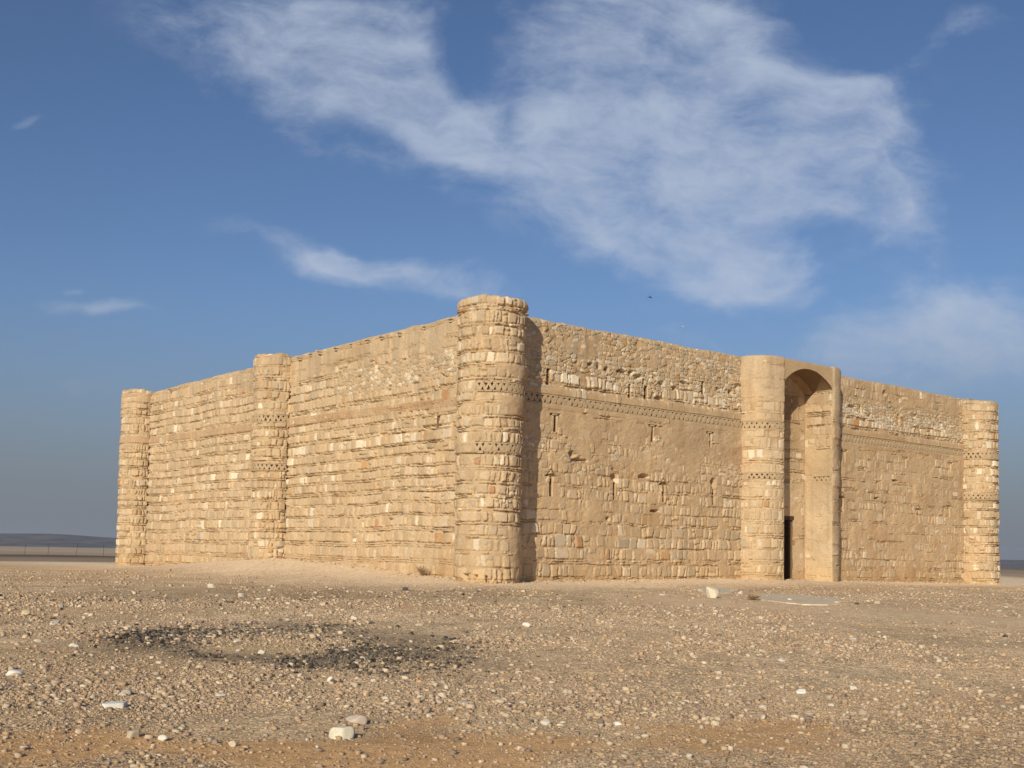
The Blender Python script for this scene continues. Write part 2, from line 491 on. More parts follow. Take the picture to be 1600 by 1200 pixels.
    # rain streaks and dust: broad tone that belongs to the surface
    tone = 1 + 0.07 * N.fbm(U / 3.0 + 70, Z / 2.0, 3) + 0.05 * N(U / 0.35 + 11, Z / 2.5)
    stn = sstep(0.05, 0.45, N.fbm(U / 0.30 + 140, Z / 3.2, 3)) * sstep(z1 - 3.2, z1 - 0.3, Z)
    c = c * (1 - stn[..., None] * np.array([0.13, 0.11, 0.07]))
    damp = sstep(1.5, 0.5, Z + 0.5 * N.fbm(U / 1.3 + 180, Z * 0, 3))
    c = c * (1 - damp[..., None] * np.array([0.02, 0.06, 0.14]))
    c = c * tone[..., None]
    for (s0, s1, a0, a1, dep) in fld.get('holes', []):
        if dep == 'tri':
            m = (Z > a0) & (Z < a0 + a1 * (1 - np.abs(U - s0) / s1))
            m &= ~((Z > a0 + 0.09) & (Z < a0 + 0.09 + (a1 - 0.09) * (1 - np.abs(U - s0) / (s1 * 0.55)) - 0.06))
            h = np.where(m, -0.15, h)
            continue
        if dep == 'rag':
            rr_ = np.hypot((U - s0) / s1, (Z - a0) / a1) + 0.55 * N.fbm(U / 0.22 + 3, Z / 0.18, 3)
            h = np.where(rr_ < 0.8, np.minimum(h, -0.09 - 0.16 * sstep(0.8, 0.3, rr_)), h)
            continue
        m = (U > s0) & (U < s1) & (Z > a0) & (Z < a1)
        h = np.where(m, dep, h)
    for (s0, s1, a0, a1, hh) in fld.get('bands', []):
        m = (Z > a0) & (Z < a1) & (U > s0) & (U < s1)
        h = np.where(m, hh, h)
        c = np.where(m[..., None], MUD * 0.92, c)
    return u, z, h, np.clip(c * np.array([0.99, 1.0, 1.03]), 0.01, 0.9)

def wall_mesh(name, o, du, nn, u_off, u, z, h, c, top, parent, thick=0.55, jag=0.028, seed=1):
    """straight wall from a height field, with a rounded mud cap and the inner face"""
    N = Noise(seed + 900)
    U, Z = np.meshgrid(u, z)
    dz = jag * (N(U / 1.1, 0 * U) + 0.5 * N(U / 0.33 + 5, 0 * U)) * np.clip((Z - (top - 0.8)) / 0.8, 0, 1)
    k = np.clip((Z - (top - 0.12)) / 0.12, 0, 1)
    h = h - 0.05 * k * k
    P = o + (U + u_off)[..., None] * du + h[..., None] * nn + (Z + dz)[..., None] * ZV
    rows = [P]; cols = [c]
    cap = [(-0.13, 0.05), (-0.28, 0.075), (-0.42, 0.05), (-thick, -0.02), (-thick, -0.9)]
    for off, zz in cap:
        bump = 0.02 * N(u / 0.3 + 3, u * 0 + off * 9)
        q = o + (u + u_off)[:, None] * du + off * nn + (top + zz + dz[-1] + bump)[:, None] * ZV
        rows.append(q[None]); cols.append(np.tile(np.array([0.52, 0.385, 0.225]), (1, len(u), 1)))
    P = np.concatenate(rows); c = np.concatenate(cols)
    return mesh_np(name, P.reshape(-1, 3), grid_faces(P.shape[0], P.shape[1]), M_WALL, parent, c.reshape(-1, 3))

def arc_mesh(name, ctr, r0, flare, a0, a1, u, z, h, c, top, parent, jag=0.065, seed=1, ry=None, dirs=None, cap=True, capk=1.0):
    """round tower face from a height field; angles in radians, or an ellipse in the frame dirs"""
    N = Noise(seed + 700)
    A = a0 + (a1 - a0) * u / u[-1]
    AA, Z = np.meshgrid(A, z)
    k = np.clip((Z - (top - 0.16)) / 0.16, 0, 1)
    dz = jag * (N(AA * 2.0, 0 * AA) + 0.6 * N(AA * 6 + 3, 0 * AA)) * np.clip((Z - (top - 0.6)) / 0.6, 0, 1)
    R = r0 + flare * (Z - z[0]) + h - 0.06 * k * k + 0.035 * N(AA * 1.3 + 8, Z / 1.4) + 0.02 * N(AA * 3.1, Z / 0.5)
    d1, d2 = dirs if dirs is not None else (np.array([1.0, 0, 0]), np.array([0, 1.0, 0]))
    f = 1.0 if ry is None else ry / r0
    P = ctr + (R * np.cos(AA))[..., None] * d1 + (f * R * np.sin(AA))[..., None] * d2 + (Z + dz)[..., None] * ZV
    rows = [P]; cols = [c]
    if cap:
        for fr, zz in ((0.95, 0.035), (0.85, 0.06), (0.6, 0.08), (0.3, 0.09), (0.0, 0.09)):
            rr = R[-1] * fr
            q = ctr + (rr * np.cos(A))[:, None] * d1 + (f * rr * np.sin(A))[:, None] * d2 + (top + zz * capk + dz[-1] * fr)[:, None] * ZV
            rows.append(q[None]); cols.append(np.tile(np.array([0.52, 0.385, 0.225]), (1, len(u), 1)))
    P = np.concatenate(rows); c = np.concatenate(cols)
    return mesh_np(name, P.reshape(-1, 3), grid_faces(P.shape[0], P.shape[1]), M_WALL, parent, c.reshape(-1, 3))

def frieze(name, pt, s0, s1, z0, z1, parent, mat, period=0.28, skip=0.0, seed=3):
    """brick zigzag: pt(s)->(point, tangent, normal); bars lean left and right in turn inside a recessed groove"""
    rng = random.Random(seed)
    mb = MB()
    n = max(2, int(round((s1 - s0) / period * 2)))
    step = (s1 - s0) / n
    for i in range(n):
        if rng.random() < skip: continue
        s = s0 + (i + 0.5) * step
        p, tg, nn = pt(s)
        lean = step / 2 * (1 if i % 2 else -1)
        if rng.random() < 0.06:                  # a stretch still choked with mud
            mb.box(p, tg, nn, ZV, -step * 1.1, step * 1.1, -0.14, -0.006 - 0.02 * rng.random(), z0 - 0.01, z1 - (z1 - z0) * rng.uniform(0.0, 0.5))
        bw = step * 0.49 + rng.uniform(-0.022, 0.018)
        zj = rng.uniform(-0.008, 0.008)
        base = p + ZV * 0
        poly = [base + tg * (-lean - bw) + ZV * (z0 + zj), base + tg * (-lean + bw) + ZV * (z0 + zj), base + tg * (lean + bw) + ZV * (z1 + zj), base + tg * (lean - bw) + ZV * (z1 + zj)]
        mb.prism(poly, nn * -0.14, nn * (0.012 + rng.uniform(-0.012, 0.010)))
    # flat brick courses closing the band above and below
    k = 0
    L = 0.3
    s = s0
    while s < s1 - 0.02:
        e = min(s + L * rng.uniform(0.8, 1.2), s1)
        p, tg, nn = pt((s + e) / 2)
        for za, zb in ((z0 - 0.05, z0), (z1, z1 + 0.05)):
            pr = rng.uniform(-0.01, 0.018)
            mb.box(p, tg, nn, ZV, -(e - s) / 2 + 0.004, (e - s) / 2 - 0.004, -0.14, pr, za, zb)
        s = e
    return mb.build(name, mat, parent)

# ------------------------------------------------------------------ the castle
castle = empty('desert_castle', (float(P0[0]), float(P0[1]), 0.3))
tag(castle, 'square sand-coloured stone desert castle with round corner towers and tall arched gate', 'castle')
CO = np.array(castle.location)
O = P0 - CO                      # parts are built in the castle's own frame
def LC(v): return np.asarray(v) - CO

LEFT_L, RIGHT_L = 34.3, 34.75
TOP_L, TOP_R = 10.72, 10.58

def slit_holes(sl):
    out = []
    for (u, a, b, w, kind) in sl:
        out.append((u - w / 2 - 0.012, u + w / 2 + 0.012, a, b, -1.0))
        if kind == 'tee': out.append((u - 0.27, u + 0.25, b + 0.0, b + 0.09, -0.14))
        if kind == 'arrow': out.append((u, 0.36, b, 0.31, 'tri'))
    return out

def make_slit(o, du, nn, s, parent):
    u, a, b, w, kind = s
    mb = MB()
    # lining of the opening: two cheeks, sill, head and the dark back
    d0, d1 = -0.95, -0.07
    mb.box(o + du * u, du, nn, ZV, -w / 2 - 0.05, -w / 2, d0, d1, a - 0.03, b + 0.03)
    mb.box(o + du * u, du, nn, ZV, w / 2, w / 2 + 0.05, d0, d1, a - 0.03, b + 0.03)
    mb.box(o + du * u, du, nn, ZV, -w / 2, w / 2, d0, d1 - 0.004, a - 0.05, a)
    mb.box(o + du * u, du, nn, ZV, -w / 2, w / 2, d0, d1 - 0.004, b, b + 0.05)
    mb.box(o + du * u, du, nn, ZV, -w / 2, w / 2, d0 - 0.04, d0 + 0.01, a, b)
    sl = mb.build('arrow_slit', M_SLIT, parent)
    if kind == 'tee':          # lintel slab over a flat slot, carried on a stub
        hb = MB()
        hb.box(o + du * u, du, nn, ZV, -0.29, 0.27, -0.12, 0.012, b + 0.085, b + 0.14)
        hb.box(o + du * u, du, nn, ZV, -0.13, 0.10, -0.15, -0.005, b + 0.012, b + 0.078)
        hb.build('lintel', M_BRICK, sl, 0.008)
    elif kind == 'arrow':      # two bricks leaning together as a gable
        hb = MB()
        for sg in (-1, 1):
            poly = [o + du * (u + sg * x) + ZV * zz for x, zz in ((0.37, b - 0.005), (0.34, b - 0.02), (0.0, b + 0.30), (0.0, b + 0.345))]
            hb.prism(poly, nn * -0.12, nn * 0.004)
        hb.build('gable_brick', M_BRICK, sl, 0.006)
    return sl

# ---- west-facing long wall (left in the photograph)
left_slits = [(3.40, 6.42, 6.90, 0.20, 'plain'), (27.9, 6.62, 7.0, 0.12, 'plain')]
def left_fn(U, Z):
    top = sstep(9.35, 9.85, Z + 0.25 * np.sin(U * 0.5))
    top = top * (1 - 0.55 * sstep(20, 24, U))
    mid = sstep(8.1, 8.6, Z) * sstep(17.5, 9, U) * (1 - top)
    low = sstep(2.6, 1.4, Z) * sstep(7.5, 3.5, U)
    foot = sstep(1.75, 1.35, Z)
    near = sstep(12, 0, U)
    lev = -0.082 + 0.090 * top + 0.05 * low + 0.035 * foot + 0.0 * mid
    band = sstep(7.12, 7.18, Z - 0.010 * U * 1.55) * sstep(7.56, 7.50, Z - 0.0155 * U)
    lev = lev * (1 - band) + band * 0.018
    wp = 0.05 + 0.30 * np.exp(-((Z - 6.25 - 0.01 * U) / 0.35) ** 2) * sstep(22, 16, U) + 0.12 * mid + 0.07 * sstep(6.0, 5.0, Z) * sstep(4.0, 5.0, Z)
    mud = np.stack([0.52 - 0.04 * band, 0.38 - 0.05 * band, 0.225 - 0.04 * band], -1)
    dents = [(0.02 + x, 0.08 + x, 7.30 + 0.0155 * x + q * 0.12, 7.355 + 0.0155 * x + q * 0.12, -0.02) for x in np.arange(0, 30, 0.24) for q in (0, 1) if (x * 7.3 + q) % 1.0 < 0.6]
    return dict(level=lev, amp=0.052 - 0.012 * top, wp=wp, wg=0.03 + 0.03 * near, mud=mud, holes=slit_holes(left_slits) + dents)
def left_rub(U, Z):
    return 0.9 * sstep(8.25, 8.5, Z) * sstep(9.6, 9.4, Z) * sstep(12.5, 10, U) 
print('left wall')
d = masonry(LEFT_L, 0.0, TOP_L, 11, left_fn, left_rub)
wl = wall_mesh('wall', O, uL, nL, 0.0, *d, TOP_L, castle, seed=11)
for s in left_slits: make_slit(O, uL, nL, s, wl)
# stones left projecting below the parapet edge
rng = random.Random(8)
for uu in (2.55, 4.35, 6.1, 7.5, 8.7, 10.0, 11.3, 12.7, 13.6, 14.7, 30.0):
    mb = MB()
    zt = TOP_L - 0.05 - rng.uniform(0.0, 0.07)
    w = rng.uniform(0.06, 0.11); pr = rng.uniform(0.16, 0.3)
    mb.box(O + uL * uu, uL, nL, ZV, -w, w, -0.1, pr, zt - 0.055, zt)
    mb.box(O + uL * (uu + 0.03), uL, nL, ZV, -w * 0.8, w * 0.7, -0.1, pr * 0.45, zt - 0.15, zt - 0.06)
    o = mb.build('projecting_stone', M_CUTSTONE, wl, 0.012)

# ---- gate wall (right in the photograph), in two lengths either side of the gatehouse
right_slits = [
    (2.83, 8.08, 8.72, 0.15, 'plain'), (7.27, 8.02, 8.58, 0.12, 'plain'), (8.25, 8.05, 8.62, 0.15, 'plain'), (11.77, 8.60, 9.2, 0.15, 'plain'),
    (3.22, 6.30, 6.92, 0.13, 'tee'), (8.67, 6.30, 6.94, 0.09, 'tee'), (12.30, 6.33, 6.94, 0.11, 'tee'),
    (3.05, 3.76, 4.55, 0.12, 'arrow'), (6.46, 3.80, 4.46, 0.10, 'plain'), (9.35, 3.82, 4.52, 0.11, 'arrow'), (12.53, 3.82, 4.50, 0.10, 'plain'),
    (22.26, 6.32, 6.84, 0.10, 'tee'), (27.68, 6.36, 6.84, 0.09, 'tee'), (32.1, 6.4, 6.84, 0.08, 'tee'),
    (22.1, 3.84, 4.55, 0.09, 'arrow'), (25.7, 3.66, 4.2, 0.09, 'plain'), (28.95, 3.5, 4.2, 0.08, 'arrow'), (32.0, 3.9, 4.5, 0.08, 'arrow')]
broken = [(6.30, 6.62, 4.50, 4.95), (12.38, 12.66, 4.56, 4.92), (5.35, 5.60, 9.05, 9.22), (5.85, 6.05, 9.0, 9.15), (7.2, 7.45, 8.98, 9.16), (8.0, 8.2, 8.7, 8.9),
          (13.5, 13.75, 8.85, 9.0), (4.0, 4.25, 5.35, 5.55), (6.0, 6.2, 2.95, 3.08), (24.0, 24.25, 8.35, 8.6), (28.6, 28.9, 8.35, 8.5), (25.6, 25.9, 10.0, 10.25), (4.9, 5.15, 9.1, 9.22), (6.6, 7.0, 9.0, 9.12), (7.6, 7.9, 8.85, 9.05), (9.0, 9.35, 8.75, 8.9), (9.8, 10.1, 8.65, 8.8), (10.4, 10.8, 8.95, 9.05), (12.6, 12.9, 8.9, 9.02), (13.9, 14.3, 9.15, 9.35), (8.9, 9.3, 8.1, 8.25),
          (4.2, 4.9, 5.2, 5.32), (7.8, 8.4, 4.75, 4.9), (8.6, 9.0, 3.35, 3.45), (5.0, 5.3, 8.1, 8.2), (22.8, 23.2, 9.1, 9.2), (23.6, 23.75, 8.9, 9.4), (27.0, 27.2, 8.7, 9.1), (30.5, 30.7, 8.4, 8.9), (26.5, 26.9, 5.6, 5.7), (24.8, 25.2, 4.6, 4.7)]
def right_fn(u_off, holes):
    def fn(U, Z):
        V = U + u_off
        far = sstep(20, 21, V)
        up = sstep(7.9, 8.15, Z)
        rub = sstep(9.25, 9.45, Z)
        parap = rub * far * sstep(9.4, 9.6, Z)
        near = sstep(15, 2, V)
        low = sstep(3.4, 2.2, Z) * (1 - 0.5 * far)
        lev = -0.005 - 0.047 * up + 0.024 * rub * (1 - far) + 0.018 * rub * (1 - far) * sstep(9, 3, V) + 0.055 * parap - 0.028 * low - 0.012 * sstep(5.6, 4.6, Z) * sstep(3.0, 3.6, Z)
        streak = sstep(9, 10.5, V) * (1 - far) * sstep(5.2, 6.2, Z) * (1 - up)
        lev = lev + 0.022 * streak + 0.016 * far * (1 - up)
        clear = sstep(7.12, 7.2, Z) * sstep(8.05, 7.9, Z)
        lev = lev * (1 - clear) + 0.02 * clear
        wp = 0.08 + 0.50 * np.exp(-((Z - 8.6 - 0.25 * np.sin(V * 0.9)) / 0.36) ** 2) * (1 - 0.0 * far) * (1 + 0.6 * far) * sstep(3.0, 4.0, V + 2 * far) + 0.05 * rub
        wg = 0.05 + 0.20 * sstep(3.8, 3.0, Z) - 0.03 * up
        mud = np.tile(MUD, U.shape + (1,)) * (1 - 0.10 * streak[..., None] * np.array([1.0, 0.85, 0.6]))
        return dict(level=lev, amp=0.052 * (1 - clear) + 0.006, wp=wp, wg=wg, mud=mud, holes=holes, dust=0.20 - 0.16 * up, crack=0.18, bands=[(0, 99, FR0 - 0.05, FR1 + 0.05, -0.15)])
    return fn
FR0, FR1 = 7.38, 7.66
def right_rub(u_off):
    def rb(U, Z):
        V = U + u_off
        return sstep(8.45, 8.65, Z + 0.2 * np.sin(V)) * (1 - sstep(9.5, 9.7, Z) * sstep(20, 21, V)) + 0.42 * sstep(4.4, 4.8, Z) * sstep(7.0, 6.6, Z) * (1 - sstep(20, 21, V))
    return rb
for i, (ua, ub) in enumerate(((0.0, 15.2), (20.2, RIGHT_L))):
    print('gate wall', i)
    sl = [s for s in right_slits if ua < s[0] < ub]
    holes = slit_holes([(q[0] - ua,) + q[1:] for q in sl]) + [((a + b) / 2 - ua, (b - a) * 0.8, (c_ + d_) / 2, (d_ - c_) * 0.8, 'rag') for a, b, c_, d_ in broken if ua < a < ub]
    d = masonry(ub - ua, 0.0, TOP_R, 21 + i, right_fn(ua, holes), right_rub(ua), warp=0.036, big=0.3, slate=0.7)
    w = wall_mesh('wall', O, uR, nR, ua, *d, TOP_R, castle, seed=21 + i)
    for s in sl: make_slit(O, uR, nR, s, w)
    frieze('frieze', lambda s: (O + uR * s, uR, nR), max(ua, 1.0), ub, FR0, FR1, w, M_BRICK, seed=4 + i)

# ---- the two far sides, hidden from the front, close the square
hb = MB()
o2 = O + uL * LEFT_L; o3 = O + uR * RIGHT_L
hb.box(o2, uR, uL, ZV, 0, RIGHT_L, -0.6, 0, -0.2, TOP_L - 0.02)
hb.build('wall', M_PLASTER, castle)
hb = MB(); hb.box(o3, uL, uR, ZV, 0, LEFT_L - 0.6, -0.6, 0, -0.2, TOP_L - 0.05)
hb.build('wall', M_PLASTER, castle)
hb = MB(); hb.box(O, uR, uL, ZV, 0.4, RIGHT_L - 0.6, 0.4, LEFT_L - 0.6, 9.5, 9.7)
hb.build('roof', M_ROOF, castle)

# ---- towers
def tower_fn(kind):
    def fn(U, Z):
        lev = -0.072 + 0 * U
        bands = []; holes = []
        mud = np.tile(np.array([0.51, 0.37, 0.215]), U.shape + (1,))
        if kind == 'near':
            face = sstep(2.6, 3.8, U)          # the face turned to the gate side keeps more plaster
            lev = lev + 0.06 * sstep(2.7, 1.9, Z) * sstep(0.75, 1.2, Z) + 0.07 * face * sstep(7.95, 8.05, Z) * sstep(8.45, 8.3, Z) + 0.07 * face * sstep(6.4, 6.6, Z) * sstep(7.3, 7.2, Z)
            lev = lev + 0.03 * sstep(10.5, 10.65, Z) + 0.05 * sstep(3.6, 4.4, U)
            for a, b in ((7.41, 7.67), (5.22, 5.47)):
                g = sstep(a - 0.09, a - 0.05, Z) * sstep(b + 0.09, b + 0.05, Z)
                lev = lev * (1 - g) + 0.015 * g
                bands.append((2.42, 99, a - 0.05, b + 0.05, -0.15))
            mud = mud - np.array([0.02, 0.03, 0.02]) * face[..., None]
            holes = [(2.0, 2.2, 0.62, 0.78, -0.3), (2.45, 2.6, 0.55, 0.76, -0.3), (2.9, 2.96, 0.5, 0.75, -0.3)]
        else:
            cap = {'left': 9.7, 'mid': 9.95, 'right': 9.3}[kind]
            lev = lev + 0.062 * sstep(cap, cap + 0.12, Z)
            bb = {'left': [(7.74, 8.0)], 'mid': [(7.62, 7.88), (5.3, 5.54)], 'right': [(7.25, 7.53), (4.98, 5.2)]}[kind]
            for a, b in bb:
                g = sstep(a - 0.10, a - 0.05, Z) * sstep(b + 0.10, b + 0.05, Z)
                lev = lev * (1 - g) + 0.02 * g
                mud = mud - np.array([0.03, 0.035, 0.025]) * g[..., None]
                if kind != 'left': bands.append(({'mid': 1.3, 'right': 0.0}[kind], 99, a - 0.05, b + 0.05, -0.15))
        return dict(level=lev, amp=0.045, wp=0.10 + 0.12 * (kind == 'right'), wg=0.07, mud=mud, bands=bands, holes=holes)
    return fn

def tower(name, kind, ctr, r, flare, a0, a1, top, fr, seed):
    W = r * abs(a1 - a0)
    u, z, h, c = masonry(W, 0.0, top, seed, tower_fn(kind), course=(0.27, 0.42), stone=(0.11, 0.33))
    t = arc_mesh(name, LC(ctr), r, flare, a0, a1, u, z, h, c, top, castle, seed=seed)
    for j, (s0, za, zb, per) in enumerate(fr):
        def pt(s):
            a = a0 + (a1 - a0) * s / W
            rr = r + flare * za
            n = np.array([math.cos(a), math.sin(a), 0]); tg = np.array([-math.sin(a), math.cos(a), 0])
            return LC(ctr) + n * rr, tg, n
        frieze('frieze', pt, s0, W - 0.02, za, zb, t, M_BRICK, period=per, seed=seed + j)
    return t
D = math.radians
aR, aL = math.atan2(uR[1], uR[0]), math.atan2(uL[1], uL[0])
print('towers')
near = tower('corner_tower', 'near', P0, 1.19, 0.011, aL, aR + 2 * math.pi, 10.82, [(2.45, 7.41, 7.67, 0.22), (2.40, 5.22, 5.47, 0.22)], 31)
PL = P0 + uL * LEFT_L; PR = P0 + uR * RIGHT_L; PM = P0 + uL * 16.85
tl = tower('corner_tower', 'left', PL, 1.24, 0.0, aR, aL + math.pi, 10.84, [], 32)
tr = tower('corner_tower', 'right', PR, 1.25, 0.0, aR - math.pi, aL + 2 * math.pi - 2 * math.pi + (2 * math.pi if aL < aR else 0), 10.45, [(0.0, 7.25, 7.53, 0.24), (0.0, 4.98, 5.2, 0.24)], 33) if False else \
     tower('corner_tower', 'right', PR, 1.25, 0.0, aL, aL + 1.5 * math.pi, 10.45, [(0.0, 7.25, 7.53, 0.24), (0.0, 4.98, 5.2, 0.24)], 33)
tm = tower('half_tower', 'mid', PM, 1.13, 0.006, aL, aL + math.pi, 10.84, [(1.3, 7.62, 7.88, 0.24), (1.3, 5.3, 5.54, 0.24)], 34)
mb = MB()
for q, (uu, zz) in enumerate(((1.22, 10.72), (1.27, 10.5))):
    mb.box(O + uL * uu, uL, nL, ZV, -0.12, 0.14, -0.15, 0.28, zz, zz + 0.09)
mb.build('projecting_stone', M_CUTSTONE, near, 0.02)

# ---- gatehouse
GH = empty('gatehouse', (0, 0, 0)); GH.parent = castle
G0, G1, GOFF, GBACK = 15.85, 19.50, 1.25, -0.30
GTOP = 10.62
def gate_fn(side):
    def fn(U, Z):
        lev = -0.030 + 0.060 * sstep(8.35, 8.75, Z + 0.12 * np.sin(U * 3)) + 0.02 * sstep(7.0, 6.4, Z) * 0
        bands = []
        for a, b in ((7.34, 7.58), (5.06, 5.28)):
            g = sstep(a - 0.16, a - 0.08, Z) * sstep(b + 0.3, b + 0.1, Z)
            lev = lev * (1 - g) + 0.018 * g
            if side < 0: bands.append((0, 99, a - 0.05, b + 0.05, -0.15))
        wp = 0.13 + 0.45 * np.exp(-((Z - 6.15) / 0.2) ** 2)
        if side > 0: lev = lev + 0.04 * sstep(1.5, 0.9, U) + 0 * Z
        return dict(level=lev, amp=0.03, wp=wp, wg=0.06, mud=np.tile(np.array([0.52, 0.38, 0.225]), U.shape + (1,)), bands=bands)
    return fn
arcL = 2.14
for i, side in enumerate((-1, 1)):
    u, z, h, c = masonry(arcL, 0.0, GTOP, 41 + i, gate_fn(side))
    ctr = O + uR * (G0 if side < 0 else G1)
    if side > 0:
        h = h * np.clip(u / 0.12, 0.05, 1)[None, :]
        h[:, 0] = -0.12
    else:
        h[:, -1] = -0.12
    if side < 0:
        b = arc_mesh('buttress', ctr, 1.48, 0.0, math.pi, math.pi / 2, u, z, h, c, GTOP, GH, ry=GOFF, dirs=(uR, nR), seed=41, jag=0.012, capk=0.35)
        ang = lambda s: math.pi - math.pi / 2 * s / arcL
    else:
        b = arc_mesh('buttress', ctr, 1.48, 0.0, math.pi / 2, 0, u, z, h, c, GTOP, GH, ry=GOFF, dirs=(uR, nR), seed=42, jag=0.006, capk=0.1)
        ang = lambda s: math.pi / 2 - math.pi / 2 * s / arcL
    def pt(s, ctr=ctr, ang=ang):
        a = ang(s)
        n = uR * math.cos(a) * GOFF + nR * math.sin(a) * 1.48; n /= np.linalg.norm(n)
        tg = -uR * math.sin(a) * 1.48 + nR * math.cos(a) * GOFF; tg /= np.linalg.norm(tg)
        return ctr + uR * 1.48 * math.cos(a) + nR * GOFF * math.sin(a), tg, n
    if side < 0:
        frieze('brick_band', pt, 0.1, arcL - 0.04, 7.34, 7.58, GH, M_BRICK, period=0.24, seed=6)
        frieze('brick_band', pt, 0.1, arcL - 0.04, 5.06, 5.28, GH, M_BRICK, period=0.24, seed=7)

# inner faces of the portal: jambs and back wall, part plastered
def jamb_fn(kind):
    def fn(U, Z):
        N2 = Noise(77)
        lev = -0.035 + 0.07 * sstep(6.9, 6.3, Z) + 0.045 * sstep(8.6, 8.9, Z) - 0.055 * sstep(0.75, 0.95, N2.fbm(U / 0.6, Z / 0.5, 3) + 0.6) * sstep(8.9, 8.5, Z) * 0
        if kind == 'back':
            lev = 0.012 + 0 * Z
        pale = sstep(6.2, 3.5, Z + 0.7 * N2.fbm(U / 0.9, Z / 1.5, 3))
        mud = np.array([0.50, 0.36, 0.205]) + pale[..., None] * np.array([0.05, 0.055, 0.05])
        holes = [(17.65 - 0.86 - G0, 17.65 + 0.86 - G0, 0.0, 3.45, -0.6)] if kind == 'back' else []
        bands = [(0.45, 1.45, 5.20, 5.42, -0.12)] if kind == 'right' else []
        return dict(level=lev, amp=0.034, wp=0.22, wg=0.05, mud=mud, holes=holes, bands=bands)
    return fn
for kind, o, du, nn, W in (('left', O + uR * G0 + nR * GOFF, -nR, uR, GOFF - GBACK), ('right', O + uR * G1 + nR * GBACK, nR, -uR, GOFF - GBACK), ('back', O + uR * G0 + nR * GBACK, uR, nR, G1 - G0)):
    u, z, h, c = masonry(W, 0.0, 10.4, {'left': 51, 'right': 52, 'back': 53}[kind], jamb_fn(kind), course=(0.3, 0.42), stone=(0.25, 0.5))
    e = np.clip(np.minimum(u, u[-1] - u) / 0.12, 0, 1)[None, :]
    h = h * (0.25 + 0.75 * e)
    U, Z = np.meshgrid(u, z)
    P = o + U[..., None] * du + h[..., None] * nn + Z[..., None] * ZV
    fc = grid_faces(*U.shape)
    if kind == 'back':
        mid = h.ravel()[fc].min(1)
        fc = fc[mid > -0.5]
    j = mesh_np('portal_wall', P.reshape(-1, 3), fc, M_WALL, GH, c.reshape(-1, 3))
    if kind == 'right':
        frieze('brick_band', lambda s: (O + uR * G1 + nR * (GBACK + s), nR, -uR), 0.45, 1.45, 5.20, 5.42, GH, M_BRICK, period=0.24, seed=9)

# arch and spandrel: pointed-segmental vault closing the portal
gc, hw = (G0 + G1) / 2, (G1 - G0) / 2
def arch_z(t):                   # t in -1..1
    return 9.50 + 0.78 * (1 - abs(t) ** 2.1)
nseg = 48
ts = np.linspace(-1, 1, nseg + 1)
NA = Noise(60)
V = []; Fc = []; Cc = []
# front face as a fine grid between arch line and top, then top, then soffit
nr = 22
for r in range(nr + 1):
    for t in ts:
        za = arch_z(t); zt = GTOP + 0.015 * float(NA(t * 4, 1.0)) - 0.05
        zz = za + (zt - za) * r / nr
        off = GOFF + 0.012 * float(NA.fbm(t * 7, zz * 4, 3)) - (0.05 if r == nr else 0)
        V.append(O + uR * (gc + t * hw * 1.035) + nR * off + ZV * zz)
        g = 0.05 * float(NA.fbm(t * 5 + 9, zz * 3, 3))
        Cc.append(np.array([0.49, 0.345, 0.195]) * (1 + 2 * g))
for off, dzz in ((GOFF - 0.14, 0.0), (0.6, 0.03), (-0.7, 0.0)):
    for t in ts:
        V.append(O + uR * (gc + t * hw * 1.035) + nR * off + ZV * (GTOP + dzz)); Cc.append(np.array([0.52, 0.385, 0.225]))
R_ = nr + 1 + 3
Fc.append(grid_faces(R_, nseg + 1))
k = len(V)
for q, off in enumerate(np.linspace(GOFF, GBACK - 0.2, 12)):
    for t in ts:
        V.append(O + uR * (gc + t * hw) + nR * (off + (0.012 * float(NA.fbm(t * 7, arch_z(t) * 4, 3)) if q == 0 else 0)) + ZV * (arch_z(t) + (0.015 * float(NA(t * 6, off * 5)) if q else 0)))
        Cc.append(np.array([0.25, 0.165, 0.09]))  # soffit mud colour darkened to deepen the shade under the arch
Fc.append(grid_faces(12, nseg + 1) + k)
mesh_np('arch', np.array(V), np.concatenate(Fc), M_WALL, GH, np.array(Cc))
# a shallow second arch order at the back of the vault, and the solid cores of the two buttresses
mb = MB()
for i in range(nseg):
    t0, t1 = ts[i], ts[i + 1]
    poly = [O + uR * (gc + t0 * hw) + ZV * (arch_z(t0) + 0.03), O + uR * (gc + t1 * hw) + ZV * (arch_z(t1) + 0.03),
            O + uR * (gc + t1 * hw * 0.97) + ZV * (arch_z(t1) - 0.10), O + uR * (gc + t0 * hw * 0.97) + ZV * (arch_z(t0) - 0.10)]
    mb.prism(poly, nR * -0.32, nR * 0.12)
mb.build('vault_rib', M_PLASTER, GH)
mb = MB()
mb.box(O, uR, nR, ZV, G1 + 0.05, G1 + 0.85, -0.3, 0.93, 0.0, GTOP - 0.02)
mb.box(O, uR, nR, ZV, G1 + 0.05, G1 + 0.35, -0.3, 1.17, 0.0, GTOP - 0.03)
mb.box(O, uR, nR, ZV, G0 - 0.85, G0 - 0.05, -0.3, 0.93, 0.0, GTOP - 0.02)
mb.box(O, uR, nR, ZV, G0 - 0.35, G0 - 0.05, -0.3, 1.17, 0.0, GTOP - 0.03)
mb.build('buttress_core', M_PLASTER, GH)
